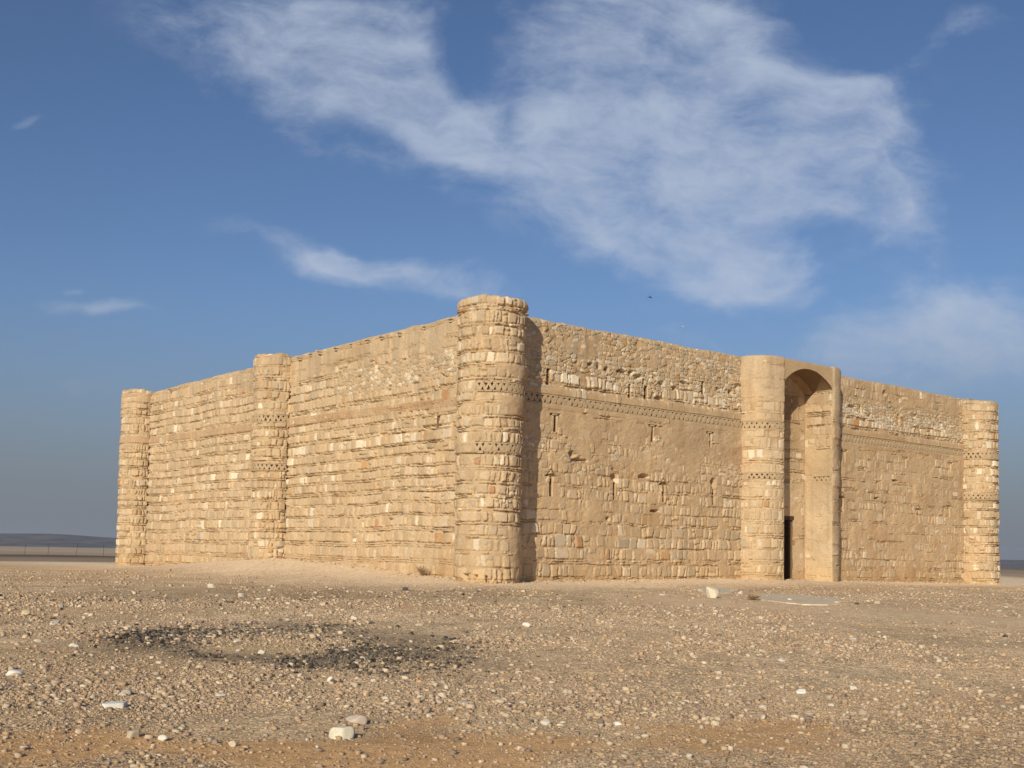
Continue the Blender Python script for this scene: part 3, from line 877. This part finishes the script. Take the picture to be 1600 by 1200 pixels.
# blind window with colonnettes over the door
mb = MB()
for x in (-0.95, -0.82, 0.82, 0.95, 1.08, 1.21, -1.08, -1.21):
    n8 = 8
    for a in range(1):
        poly = [O + uR * (gc + x + 0.045 * math.cos(2 * math.pi * q / n8)) + nR * (GBACK + 0.02 + 0.05 * math.sin(2 * math.pi * q / n8)) + ZV * 8.1 for q in range(n8)]
        mb.prism(poly, ZV * 0, ZV * 1.15)
mb.box(O + uR * gc, uR, nR, ZV, -1.35, 1.35, GBACK - 0.05, GBACK + 0.09, 9.27, 9.42)
mb.box(O + uR * gc, uR, nR, ZV, -1.35, 1.35, GBACK - 0.05, GBACK + 0.07, 7.98, 8.08)
wn = mb.build('window_surround', M_PLASTER, GH)
mb = MB(); mb.box(O + uR * gc, uR, nR, ZV, -0.7, 0.7, GBACK - 0.05, GBACK + 0.035, 8.1, 9.2)
mb.build('window_panel', M_SLIT, wn)
# doorway: passage, timber frame, leaf folded back
mb = MB()
mb.box(O + uR * gc, uR, nR, ZV, -1.0, -0.80, GBACK - 4.0, GBACK - 0.06, 0.0, 3.6)
mb.box(O + uR * gc, uR, nR, ZV, 0.80, 1.0, GBACK - 4.0, GBACK - 0.06, 0.0, 3.6)
mb.box(O + uR * gc, uR, nR, ZV, -0.80, 0.80, GBACK - 4.0, GBACK - 0.07, 3.4, 3.6)
mb.box(O + uR * gc, uR, nR, ZV, -0.80, 0.80, GBACK - 4.0, GBACK - 3.8, 0.0, 3.4)
mb.box(O + uR * gc, uR, nR, ZV, -0.80, 0.80, GBACK - 3.8, GBACK + 0.1, 0.2, 0.42)
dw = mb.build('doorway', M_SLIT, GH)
mb = MB()
mb.box(O + uR * gc, uR, nR, ZV, -0.80, -0.66, GBACK - 0.28, GBACK - 0.05, 0.42, 3.32)
mb.box(O + uR * gc, uR, nR, ZV, 0.66, 0.80, GBACK - 0.28, GBACK - 0.05, 0.42, 3.32)
mb.box(O + uR * gc, uR, nR, ZV, -0.95, 0.95, GBACK - 0.28, GBACK + 0.03, 3.32, 3.52)
mb.build('door_frame', M_WOOD, dw, 0.01)
mb = MB()
for q in range(6):
    mb.box(O + uR * (gc + 0.60), uR, nR, ZV, 0.0 + 0.004 * (q % 2), 0.05, GBACK - 0.32 - 0.11 * (q + 1) + 0.006, GBACK - 0.32 - 0.11 * q, 0.45, 3.28)
mb.build('door_leaf', M_WOOD, dw)

# ------------------------------------------------------------------ ground sheet
def axis(near0, near1, step, far):
    a = list(np.arange(near0, near1, step))
    s = step; x = near1
    while x < far:
        a.append(x); s *= 1.09; x += s
    a.append(far)
    return np.array(a)
def axis2(n, step, far):
    p = axis(0, n, step, far)
    return np.concatenate([-p[:0:-1], p])
gx = axis2(11, 0.09, 5000)
gy = np.concatenate([-axis(0, 2, 0.6, 600)[:0:-1], np.arange(0, 6, 0.5), np.arange(6, 27, 0.075), np.arange(27, 52, 0.16), axis(52, 60, 0.4, 6000)])
GX, GY = np.meshgrid(gx, gy)
GZ = zg(GX, GY)
N3 = Noise(15)
def blob(x, y, cx_, cy_, rx, ry, k=1.0):
    return np.exp(-k * (((x - cx_) / rx) ** 2 + ((y - cy_) / ry) ** 2))
def char_mask(x, y):
    wx = x + 0.7 * N3.fbm(x * 0.9, y * 0.5, 3); wy = y + 1.3 * N3.fbm(x * 0.6 + 9, y * 0.4 + 5, 3)
    r = np.hypot((wx + 3.75) / 2.75, (wy - 18.6) / 3.1)
    ring = np.exp(-((r - 0.78) / 0.30) ** 2)
    ext = blob(wx, wy, -1.35, 17.6, 1.1, 1.6)
    ring = np.maximum(ring * (0.72 + 0.35 * N3.fbm(x * 0.8 + 50, y * 0.5, 2)), ext * 0.75)
    far = 0.45 * blob(wx, wy, -3.5, 33, 9, 3.0) + 0.4 * blob(wx, wy, -9, 29, 5, 2.0)
    return np.clip(ring + 0.35 * blob(wx, wy, -2.7, 15.6, 2.0, 0.9), 0, 1), np.clip(far, 0, 1), np.exp(-(r / 0.45) ** 2)
def sand_mask(x, y):
    w = N3.fbm(x * 0.7, y * 0.45, 4)
    m = blob(x, y, -3.4, 9.2, 1.3, 0.8) + blob(x, y, -1.0, 9.0, 1.6, 0.8) + 0.6 * blob(x, y, 1.1, 9.6, 2.0, 0.6) + 0.7 * blob(x, y, 3.2, 10.6, 1.8, 0.8) + 0.5 * blob(x, y, -0.9, 10.4, 0.8, 0.5)
    m = m + 0.5 * sstep(12.5, 8.5, y) * sstep(0.0, 0.5, N3.fbm(x * 0.35 + 77, y * 0.3, 3))
    return np.clip(sstep(0.28, 0.75, m * (0.75 + 0.5 * w) + 0.75 * N3.fbm(x * 1.1 + 31, y * 0.8, 4)), 0, 1)
def track_mask(x, y):
    # the smooth trodden strip running from the tower's foot to the right, and the dust along the walls
    w = 1.2 * N3.fbm(x * 0.25 + 4, y * 0.2, 3)
    ur = (x - P0[0]) * uR[0] + (y - P0[1]) * uR[1]; orr = (x - P0[0]) * nR[0] + (y - P0[1]) * nR[1]
    ul = (x - P0[0]) * uL[0] + (y - P0[1]) * uL[1]; ol = (x - P0[0]) * nL[0] + (y - P0[1]) * nL[1]
    cy_ = 36.6 - 0.9 * np.clip(x, 0, 13)
    tr_ = np.exp(-((y - cy_ - w) / 3.4) ** 2) * sstep(1.0, 5.0, x)
    foot = np.maximum(sstep(6.0, 1.0, orr + w * .6) * sstep(-3, 0, ur), sstep(9.5, 1.0, ol + w * 1.2) * sstep(-4, 1, ul))
    return tr_, foot
def ground_colour(x, y):
    r = np.hypot(x, y)
    n = N3.fbm(x * 0.35, y * 0.25, 4)
    n2 = N3.fbm(x * 1.6 + 8, y * 1.1, 4)
    base = np.array([0.64, 0.485, 0.30]); brown = np.array([0.46, 0.315, 0.175]); pale = np.array([0.76, 0.60, 0.40])
    f = np.clip(0.5 + 0.9 * n, 0, 1)[..., None]; g = np.clip(0.5 + 0.8 * n2, 0, 1)[..., None]
    c = base * (0.7 + 0.5 * g); c = c * (1 - 0.55 * f) + brown * 0.55 * f * 1.0
    c = c + 0.22 * (1 - f) * (pale - base)
    ch, fr, inner = char_mask(x, y)
    sd = 0.85 * sand_mask(x, y)[..., None]
    c = c * (1 - sd) + np.array([0.60, 0.36, 0.16]) * sd
    dk = (0.65 * blob(x, y, 0.45, 11.9, 0.55, 0.35) + 0.5 * blob(x, y, 1.9, 12.3, 0.8, 0.4) + 0.4 * blob(x, y, -0.8, 9.8, 0.5, 0.3))[..., None]
    c = c * (1 - 0.6 * np.clip(dk, 0, 1))
    c = c * (1 - 0.62 * ch[..., None] * np.array([0.95, 0.95, 0.9])) + inner[..., None] * np.array([-0.05, -0.03, -0.045])
    c = c * (1 - 0.45 * fr[..., None])
    tr_, foot = track_mask(x, y)
    m = np.clip(tr_, 0, 1)[..., None] * 0.8
    c = c * (1 - m) + np.array([0.68, 0.51, 0.315]) * m
    m = np.clip(foot, 0, 1)[..., None] * 0.85
    c = c * (1 - m) + np.array([0.80, 0.65, 0.46]) * m
    # beyond the castle: a dark basalt belt, then a pale mud flat
    dkb = (sstep(70, 82, r + 16 * N3.fbm(x * 0.05, y * 0.08, 3)) * sstep(260, 200, r) * np.clip(0.75 + 0.5 * N3.fbm(x * 0.02, y * 0.12, 3), 0, 1))[..., None]
    c = c * (1 - dkb) + np.array([0.125, 0.092, 0.066]) * dkb
    pf = sstep(230, 300, r)[..., None]
    c = c * (1 - pf) + np.array([0.40, 0.315, 0.205]) * (1 + 0.25 * N3.fbm(x * 0.006, y * 0.01, 3))[..., None] * pf
    return np.clip(c * np.array([1.16, 1.10, 1.03]), 0.012, 0.9)
gcol = ground_colour(GX, GY)
GP = np.stack([GX, GY, GZ], -1)
ground = mesh_np('ground', GP.reshape(-1, 3), grid_faces(*GX.shape), M_GROUND, None, gcol.reshape(-1, 3))
ground['kind'] = 'structure'
_t, _f = track_mask(GX, GY)
gm = np.clip((1 - 0.75 * sand_mask(GX, GY)) * (1 - 0.8 * np.clip(_t, 0, 1)) * (1 - 0.75 * np.clip(_f, 0, 1)) * (0.8 + 0.6 * N3.fbm(GX * 0.4, GY * 0.3, 3)), 0.05, 1) * sstep(90, 40, np.hypot(GX, GY))
ga = ground.data.attributes.new('grav', 'FLOAT', 'POINT'); ga.data.foreach_set('value', gm.astype(np.float32).ravel())
ground.data.polygons.foreach_set('use_smooth', np.ones(len(ground.data.polygons), bool))

# ------------------------------------------------------------------ hills on the horizon
def hills():
    az = np.radians(np.linspace(-60, 60, 500)); rr = np.linspace(1900, 3600, 40)
    A, R = np.meshgrid(az, rr)
    N = Noise(23)
    a = np.tan(A)
    crest = 13.0 - 12.5 * (a / 0.9 + 0.5) + 3.2 * N(a * 6 + 3, 0 * a) + 1.5 * N(a * 19, 0 * a)
    crest = crest + 7.0 * np.exp(-((a + 0.40) / 0.055) ** 2)
    k = np.clip((R - 1900) / 700, 0, 1); prof = np.sin(k * math.pi / 2) ** 1.3
    base = -5.0 - 8.0 * sstep(-600, 600, R * np.sin(A)) - 4
    H = base + (crest + 3 - base) * prof + 1.5 * N(a * 40, R / 200.0) * prof * (1 - prof)
    H = np.where(k >= 1, crest + 3 - (R - 2600) * 0.02, H)
    P = np.stack([R * np.sin(A), R * np.cos(A), H], -1)
    o = mesh_np('hills', P.reshape(-1, 3), grid_faces(*A.shape), M_HILL)
    o['kind'] = 'structure'
hills()

# ------------------------------------------------------------------ stones
def ico(sub):
    import bmesh
    bm = bmesh.new(); bmesh.ops.create_icosphere(bm, subdivisions=sub, radius=1.0)
    v = np.array([p.co[:] for p in bm.verts]); f = np.array([[q.index for q in p.verts] for p in bm.faces]); bm.free()
    return v, f
ICO1 = ico(1); ICO3 = ico(3)
def rock_shape(rng, base, cuts=9, rough=0.05):
    v = base[0].copy()
    ns = [rng.normal(size=3) for _ in range(cuts)]
    ds = list(rng.uniform(0.45, 0.85, cuts))
    if cuts <= 7 or cuts == 10:                 # a squared block: six skewed faces first
        ax = np.concatenate([np.eye(3), -np.eye(3)]) + rng.normal(0, 0.22, (6, 3))
        ns = list(ax) + ns[:3]; ds = list(rng.uniform(0.46, 0.60, 6)) + [0.78] * 3
    for n, dlim in zip(ns, ds):                 # chisel flat facets
        n = n / np.linalg.norm(n)
        s = v @ n
        v = v - np.clip(s - dlim, 0, None)[:, None] * n
    v = v * (1 + rough * rng.normal(size=(len(v), 1)))
    return v / np.abs(v).max(0)

# gravel: nobody could count it, one object
def gravel():
    rng = np.random.default_rng(99)
    shapes = [rock_shape(rng, ICO1, 4, 0.10) for _ in range(24)]
    fac = ICO1[1]
    nv = len(shapes[0])
    pos = []; size = []
    def zone(y0, y1, n, smin, smax, pw):
        y = np.sqrt(rng.uniform(y0 ** 2, y1 ** 2, n)); x = rng.uniform(-0.60, 0.60, n) * y
        s = smin * (1 - rng.random(n) * (1 - (smin / smax) ** pw)) ** (-1 / pw)
        pos.append(np.stack([x, y], 1)); size.append(s)
    zone(7.4, 13, 90000, 0.008, 0.08, 2.0)
    zone(11, 20, 95000, 0.013, 0.11, 2.15)
    zone(18, 30, 75000, 0.020, 0.14, 2.35)
    zone(28, 52, 42000, 0.030, 0.17, 2.6)
    nf = 1500                                                       # crumbs fallen along the foot of the walls
    tt = rng.random(nf) * 34; dd = rng.exponential(0.35, nf) + 0.05; sidep = rng.random(nf) < 0.5
    pos.append(np.where(sidep[:, None], (P0 + tt[:, None] * uL + dd[:, None] * nL)[:, :2], (P0 + tt[:, None] * uR + dd[:, None] * nR)[:, :2])); size.append(rng.uniform(0.04, 0.14, nf) * rng.uniform(0.5, 1.1, nf))
    yc = rng.uniform(14, 24, 22000); xc = rng.uniform(-7.5, 0.8, 22000)      # charred crumbs
    okc = rng.random(22000) < 0.62 * char_mask(xc, yc)[0] ** 1.5 * (0.6 + 0.9 * N3.fbm(xc * 2.2, yc * 1.6, 2))
    pos.append(np.stack([xc, yc], 1)[okc]); size.append(rng.uniform(0.03, 0.085, 22000)[okc])
    ncr = int(okc.sum())
    xy = np.concatenate(pos); s = np.concatenate(size)
    x, y = xy[:, 0], xy[:, 1]
    ch, fr, inner = char_mask(x, y); sd = sand_mask(x, y); tr_, foot = track_mask(x, y)
    dens = np.clip(0.62 + 1.3 * N3.fbm(x * 0.5 + 20, y * 0.3, 4), 0.10, 1) * (1 - 0.5 * sd) * (1 - 0.88 * np.clip(tr_, 0, 1)) * (1 - 0.85 * np.clip(foot, 0, 1))
    ur = (x - P0[0]) * uR[0] + (y - P0[1]) * uR[1]; orr = (x - P0[0]) * nR[0] + (y - P0[1]) * nR[1]
    ul = (x - P0[0]) * uL[0] + (y - P0[1]) * uL[1]; ol = (x - P0[0]) * nL[0] + (y - P0[1]) * nL[1]
    inside = (orr < 0.02) & (ol < 0.02)
    keep = (rng.random(len(x)) < dens) & ~inside & (np.hypot(x - P0[0], y - P0[1]) > 1.5)
    atfoot = np.zeros(len(x), bool); i0 = len(x) - ncr - 1500; atfoot[i0:i0 + 1500] = True
    keep = (keep & ~((foot > 0.4) & (s > 0.06)) & ~atfoot) | (atfoot & ~inside & (rng.random(len(x)) < 0.8))
    # dust tones the stones towards the soil
    crumb = np.zeros(len(keep), bool); crumb[-ncr:] = True
    x, y, s, ch, fr = x[keep], y[keep], s[keep], ch[keep], fr[keep]
    n = len(x)
    pal = np.array([[0.50, 0.375, 0.24], [0.56, 0.44, 0.30], [0.45, 0.33, 0.21], [0.38, 0.28, 0.185], [0.26, 0.195, 0.15], [0.62, 0.52, 0.39], [0.66, 0.59, 0.48], [0.34, 0.25, 0.20], [0.17, 0.135, 0.115], [0.50, 0.33, 0.19], [0.44, 0.38, 0.31]])
    pw = np.array([0.2, 0.14, 0.16, 0.16, 0.12, 0.04, 0.02, 0.09, 0.07, 0.04, 0.05]); pw /= pw.sum()
    colr = pal[rng.choice(len(pal), n, p=pw)] * rng.uniform(0.80, 1.12, (n, 1)) * np.array([1.07, 1.01, 0.95]) * (0.90 + 0.12 * sstep(9, 16, y))[:, None]
    colr = 0.76 * colr + 0.24 * np.array([0.45, 0.345, 0.225])
    black = (rng.random(n) < np.clip(ch * 0.95, 0, 0.8) + 0.3 * fr) | crumb[keep]
    colr[black] = np.array([0.080, 0.067, 0.052]) * rng.uniform(0.45, 2.4, (black.sum(), 1))
    big = s > 0.06
    lightup = big & ~black & (rng.random(n) < 0.22)
    colr[lightup] = np.array([0.55, 0.45, 0.32]) * rng.uniform(0.85, 1.15, (lightup.sum(), 1))
    which = rng.integers(0, len(shapes), n)
    V = np.array(shapes)[which]                              # n, nv, 3
    sc = np.stack([s * rng.uniform(0.8, 1.3, n), s * rng.uniform(0.6, 1.0, n), s * rng.uniform(0.35, 0.75, n)], 1) * 0.5
    V = V * sc[:, None, :]
    a = rng.uniform(0, 2 * math.pi, n); ca, sa = np.cos(a)[:, None], np.sin(a)[:, None]
    X = V[..., 0] * ca - V[..., 1] * sa + x[:, None]
    Y = V[..., 0] * sa + V[..., 1] * ca + y[:, None]
    Z = V[..., 2] + (zg(x, y) + sc[:, 2] * 0.45)[:, None]
    P = np.stack([X, Y, Z], -1).reshape(-1, 3)
    f = (fac[None] + (np.arange(n) * nv)[:, None, None]).reshape(-1, 3)
    o = mesh_np('gravel', P, f, M_PEBBLE, None, np.repeat(colr, nv, 0))
    o['kind'] = 'stuff'
    print('pebbles', n)
gravel()

# loose stones one can point at
WHITE, CREAM, GREYS, OCHRE, DARK = (0.70, 0.66, 0.56), (0.60, 0.50, 0.35), (0.36, 0.32, 0.26), (0.50, 0.33, 0.18), (0.10, 0.075, 0.062)
def stone(x, y, w, d, h, yaw, colr, seed, label, cat='stone', name='stone', group=None, cuts=12, tilt=0.0, sink=0.25):
    rng = np.random.default_rng(seed)
    v = rock_shape(rng, ICO3, cuts, 0.008)
    v = v * np.array([w, d, h]) * 0.5
    z0 = float(zg(x, y))
    v[:, 2] += h * (0.5 - sink)
    c = np.array(colr) * (1 + 0.10 * rng.normal(size=(len(v), 1)) * 0.3)
    o = mesh_np(name, v, ICO3[1], M_PEBBLE, None, np.clip(c, 0, 0.85))
    o.location = (x, y, z0); o.rotation_euler = (tilt, 0, yaw)
    tag(o, label, cat, group)
    return o
stone(-3.84, 11.19, 0.25, 0.17, 0.10, 0.35, WHITE, 1, 'flat white stone alone on dark gravel at lower left', cuts=10)
stone(-1.41, 9.70, 0.21, 0.15, 0.12, -0.5, (0.64, 0.58, 0.44), 12, 'cream blocky stone with squared sides, nearer of the pair on the orange sand', cuts=7, sink=0.12)
stone(-1.38, 10.42, 0.21, 0.16, 0.12, 0.2, (0.58, 0.47, 0.36), 3, 'pinkish rounded stone behind the cream block on the orange sand', sink=0.2)
stone(-3.08, 9.46, 0.13, 0.11, 0.085, 0.7, (0.50, 0.42, 0.29), 4, 'tan egg-shaped stone on sand near the lower left corner', cuts=6)
stone(-2.80, 9.30, 0.10, 0.07, 0.06, 0.1, WHITE, 5, 'small white stone right of the tan egg-shaped stone')
stone(-2.20, 9.15, 0.085, 0.07, 0.065, 0.9, CREAM, 6, 'small cream angular stone left of the cream blocky stone')
stone(-5.91, 13.63, 0.24, 0.18, 0.09, 0.0, WHITE, 7, 'large pale stone lying flat at the left edge')
stone(-6.51, 17.08, 0.16, 0.12, 0.08, 0.5, WHITE, 8, 'white flat stone left of the charred patch')
stone(-9.57, 22.53, 0.19, 0.15, 0.16, 0.2, (0.52, 0.42, 0.26), 9, 'upright yellowish stone on the gravel at far left')
stone(-0.72, 12.45, 0.10, 0.09, 0.09, 0.0, CREAM, 10, 'round cream stone on gravel in front of the charred patch')
stone(0.34, 22.37, 0.22, 0.18, 0.14, 0.4, WHITE, 11, 'bulky whitish stone on open gravel below the near tower')
stone(3.43, 13.32, 0.15, 0.11, 0.07, 0.2, WHITE, 21, 'brightest white flat stone in the gravel at lower right')
stone(3.64, 11.78, 0.13, 0.11, 0.075, 0.0, (0.46, 0.37, 0.25), 14, 'smooth tan stone in the lower right gravel')
stone(1.04, 10.78, 0.12, 0.06, 0.05, -0.5, WHITE, 15, 'broken white chip pile in front on dark soil')
stone(1.54, 10.13, 0.035, 0.02, 0.03, 0, CREAM, 151, 'tiny cream chip standing in the foreground sand') if False else None
stone(1.98, 10.9, 0.085, 0.07, 0.06, 0.3, CREAM, 16, 'small cream cube-like stone in the lower middle gravel', cuts=6)
stone(-2.14, 13.75, 0.09, 0.07, 0.09, 0.0, WHITE, 17, 'white stone leaning on a black lump below the charred patch')
stone(-2.07, 13.62, 0.10, 0.08, 0.08, 0.0, DARK, 18, 'black charred lump touching a small white stone', 'charred lump', 'charred_lump')
stone(6.1, 34.3, 0.46, 0.38, 0.42, 0.3, (0.68, 0.60, 0.44), 19, 'pale limestone boulder at the end of the worn slab before the gate', 'boulder', 'boulder', sink=0.15)
stone(7.55, 37.2, 0.28, 0.2, 0.16, 0.3, WHITE, 20, 'white rubble lump on the worn slab before the gate', 'stone')

rs = np.random.default_rng(44)
made = 0
spots = []
while made < 80:
    y = 10.5 + 26 * rs.random() ** 1.3; x = rs.uniform(-0.52, 0.52) * y
    tr_, foot = track_mask(np.array(x), np.array(y)); sd = float(sand_mask(np.array(x), np.array(y)))
    if tr_ > 0.5 or foot > 0.2 or sd > 0.6: continue
    if any((x - a) ** 2 + (y - b) ** 2 < 0.25 for a, b in spots): continue
    spots.append((x, y))
    ch = float(char_mask(np.array(x), np.array(y))[0])
    q = rs.random()
    if ch > 0.35 or q > 0.88:
        colr, lab, grp = DARK, 'dark burnt-looking stone lying loose in the gravel', 'dark loose stones'
    elif q < 0.45:
        colr, lab, grp = (0.60, 0.53, 0.42), 'whitish loose stone lying in the gravel plain', 'whitish loose stones'
    elif q < 0.75:
        colr, lab, grp = (0.50, 0.40, 0.27), 'tan loose stone lying in the gravel plain', 'tan loose stones'
    else:
        colr, lab, grp = (0.42, 0.28, 0.17), 'reddish-brown loose stone lying in the gravel plain', 'reddish loose stones'
    w = rs.uniform(0.06, 0.13) * (0.6 + y / 30)
    stone(x, y, w * rs.uniform(0.9, 1.4), w * rs.uniform(0.7, 1.0), w * rs.uniform(0.4, 0.75), rs.uniform(0, 6.28), np.array(colr) * rs.uniform(0.85, 1.1), 200 + made, lab, group=grp, cuts=int(rs.integers(6, 14)))
    made += 1

# ------------------------------------------------------------------ worn slabs before the gate
def slab(name, pts, h, mat, label):
    pts = [np.array(p, float) for p in pts]
    c = sum(pts) / len(pts)
    rngs = random.Random(len(label))
    fine = []
    for i, p in enumerate(pts):
        q = pts[(i + 1) % len(pts)]
        n = max(2, int(np.linalg.norm(q - p) / 0.35))
        for k in range(n):
            fine.append(p + (q - p) * k / n + np.array([rngs.uniform(-.16, .16), rngs.uniform(-.16, .16)]))
    z = float(zg(c[0], c[1]))
    mb = MB()
    zs_ = max(float(zg(p[0], p[1])) for p in fine) - z
    mb.prism([np.array([p[0] - c[0], p[1] - c[1], 0.25 * zs_ + 0.75 * (float(zg(p[0], p[1])) - z)]) for p in fine], ZV * -0.15, ZV * h)
    o = mb.build(name, mat, None, 0.02)
    o.location = (c[0], c[1], z)
    tag(o, label, 'slab')
M_SLAB2 = mat_noise('grey_plaster_slab', (0.58, 0.49, 0.36), (0.68, 0.58, 0.43), 3.0)
M_SLAB = mat_noise('worn_plaster_slab', (0.62, 0.49, 0.33), (0.74, 0.60, 0.42), 1.6)
slab('stone_slab', [(6.25, 36.9), (6.94, 41.3), (8.3, 43.3), (8.1, 41.2), (7.34, 37.9)], 0.02, M_SLAB2, 'worn greyish plaster slab beside the pale boulder before the gate')
slab('stone_slab', [(7.3, 32.9), (8.2, 37.5), (9.45, 37.8), (10.25, 35.4), (9.1, 31.6), (7.9, 31.0)], 0.018, M_SLAB, 'broad low pale plaster slab in front of the gate, nearer than the greyish one')

# ------------------------------------------------------------------ wire fence far left
fz = empty('wire_fence', (-94.4, 220.0, float(zg(-94.4, 220.0))))
tag(fz, 'thin dark wire fence on leaning posts beyond the castle at far left', 'fence')
posts = [(-100.0, 0.15), (-94.4, 0.14), (-89.8, 0.1), (-84.3, 0.12), (-79.0, 0.02), (-73.9, 0.05)]
tops = []
for x, lean in posts:
    z = float(zg(x, 220.0))
    p = np.array([x, 220.0, z]) - np.array(fz.location)
    mb = MB(); 
    poly = [p + np.array([a, b, 0]) for a, b in ((-.025, -.025), (.025, -.025), (.025, .025), (-.025, .025))]
    mb.prism(poly, np.array([0, 0, -0.2]), np.array([lean * 2.4, 0, 2.9]))
    mb.build('post', M_POST, fz)
    tops.append((p, lean))
for hgt in (0.8, 1.6, 2.4):
    mb = MB()
    for (p, l), (q, m) in zip(tops[:-1], tops[1:]):
        a = p + np.array([l * hgt, 0, hgt]); b = q + np.array([m * hgt, 0, hgt])
        poly = [a + np.array([0, dy, dz]) for dy, dz in ((-.003, -.003), (.003, -.003), (.003, .003), (-.003, .003))]
        mb.prism(poly, np.zeros(3), b - a)
    mb.build('wire', M_POST, fz)

# ------------------------------------------------------------------ dry tufts
M_TWIG = mat_noise('dry_twig', (0.30, 0.20, 0.11), (0.42, 0.30, 0.17), 20.0, 0)
def tuft(x, y, r, h, n, seed, label, z=None):
    rng = random.Random(seed)
    root = empty('dry_bush', (x, y, float(zg(x, y)) if z is None else z))
    tag(root, label, 'bush')
    mb = MB()
    for i in range(n):
        a = rng.uniform(0, 6.28); l = rng.uniform(0.4, 1.0)
        tip = np.array([math.cos(a) * r * l, math.sin(a) * r * l, h * rng.uniform(0.4, 1.0) * (1.2 - 0.6 * l)])
        mid = tip * 0.5 + np.array([rng.uniform(-.03, .03), rng.uniform(-.03, .03), h * 0.12])
        for s, e, wd in ((np.zeros(3), mid, 0.010), (mid, tip, 0.006), (mid, mid + (tip - mid) * 0.8 + np.array([rng.uniform(-.1, .1) * r, rng.uniform(-.1, .1) * r, .05]), 0.006)):
            dvec = np.array([-math.sin(a), math.cos(a), 0]) * wd
            mb.prism([s - dvec, s + dvec, s + np.array([0, 0, wd])], np.zeros(3), e - s)
    mb.build('twigs', M_TWIG, root)
pb = P0 + uL * 3.6 + nL * 0.45
tuft(float(pb[0]), float(pb[1]), 0.32, 0.5, 60, 3, 'small dry brown bush at the wall foot left of the near tower')
tuft(7.1, 33.2, 0.3, 0.18, 50, 4, 'low olive dry tuft growing beside the worn slabs before the gate')

# ------------------------------------------------------------------ two birds in the air
M_BIRD = mat_noise('bird_feathers', (0.03, 0.03, 0.035), (0.07, 0.065, 0.07), 30.0, 0)
M_BIRDL = mat_noise('pale_bird_feathers', (0.45, 0.42, 0.40), (0.6, 0.57, 0.54), 30.0, 0)
def bird(loc, yaw, roll, span, mat, label):
    """one body with spread wings, fanned tail, head and beak as a single surface"""
    rings = [(-0.30, 0.004, 0.05), (-0.16, 0.025, 0.035), (-0.05, 0.05, 0.05), (0.06, 0.055, 0.055), (0.14, 0.035, 0.038), (0.19, 0.034, 0.034), (0.23, 0.02, 0.02), (0.27, 0.004, 0.004)]
    V = []; Fq = []
    for x, ry, rz in rings:
        for q in range(8):
            a = 2 * math.pi * q / 8
            V.append((x, ry * math.cos(a), rz * math.sin(a) * 0.8))
    for r in range(len(rings) - 1):
        for q in range(8):
            Fq.append((r * 8 + q, r * 8 + (q + 1) % 8, (r + 1) * 8 + (q + 1) % 8, (r + 1) * 8 + q))
    def slabm(pts, th):
        k = len(V); n = len(pts)
        for z_ in (th, -th):
            for p in pts: V.append((p[0], p[1], p[2] + z_))
        Fq.append(tuple(range(k, k + n))); Fq.append(tuple(range(k + n, k + 2 * n))[::-1])
        for i in range(n):
            j = (i + 1) % n; Fq.append((k + i, k + j, k + n + j, k + n + i))
    for sg in (-1, 1):
        slabm([(0.10, sg * 0.03, 0.02), (0.13, sg * 0.18, 0.09), (0.03, sg * 0.42, 0.10), (-0.02, sg * 0.33, 0.10), (-0.05, sg * 0.16, 0.08), (-0.05, sg * 0.03, 0.02)], 0.006)
    slabm([(-0.18, 0.03, 0), (-0.18, -0.03, 0), (-0.36, -0.08, 0), (-0.33, 0.0, 0), (-0.36, 0.08, 0)], 0.005)
    me = bpy.data.meshes.new('bird'); me.from_pydata([tuple(c * span for c in v) for v in V], [], Fq); me.update()
    o = bpy.data.objects.new('bird', me); COL.objects.link(o); me.materials.append(mat)
    o.location = loc; o.rotation_euler = (roll, 0.1, yaw)
    tag(o, label, 'bird')
bird((8.45, 70.0, 17.64), 0.4, 0.5, 0.55, M_BIRD, 'dark bird flying above the gate wall, upper of two')
bird((11.22, 75.0, 16.82), 2.4, -0.4, 0.5, M_BIRDL, 'pale bird flying lower and right of the dark bird')
# ------------------------------------------------------------------ dusty air
hz = MB()
hz.box(np.array([0, 0, 0.0]), np.array([1.0, 0, 0]), np.array([0, 1.0, 0]), ZV, -5400, 5400, -900, 6400, -24.0, 70.0)
hm = bpy.data.materials.new('dusty_air'); hm.use_nodes = True
for n_ in list(hm.node_tree.nodes): hm.node_tree.nodes.remove(n_)
ht = NT(hm.node_tree)
ho = ht.add('ShaderNodeOutputMaterial'); hv_ = ht.add('ShaderNodeVolumePrincipled', {'Color': (0.82, 0.87, 0.95, 1), 'Density': 0.00016, 'Anisotropy': 0.2})
hm.node_tree.links.new(hv_.outputs[0], ho.inputs['Volume'])
hob = hz.build('haze', hm); hob['kind'] = 'stuff'
import bmesh
bm_ = bmesh.new(); bm_.from_mesh(hob.data); bmesh.ops.recalc_face_normals(bm_, faces=bm_.faces); bm_.to_mesh(hob.data); bm_.free()
print('done')
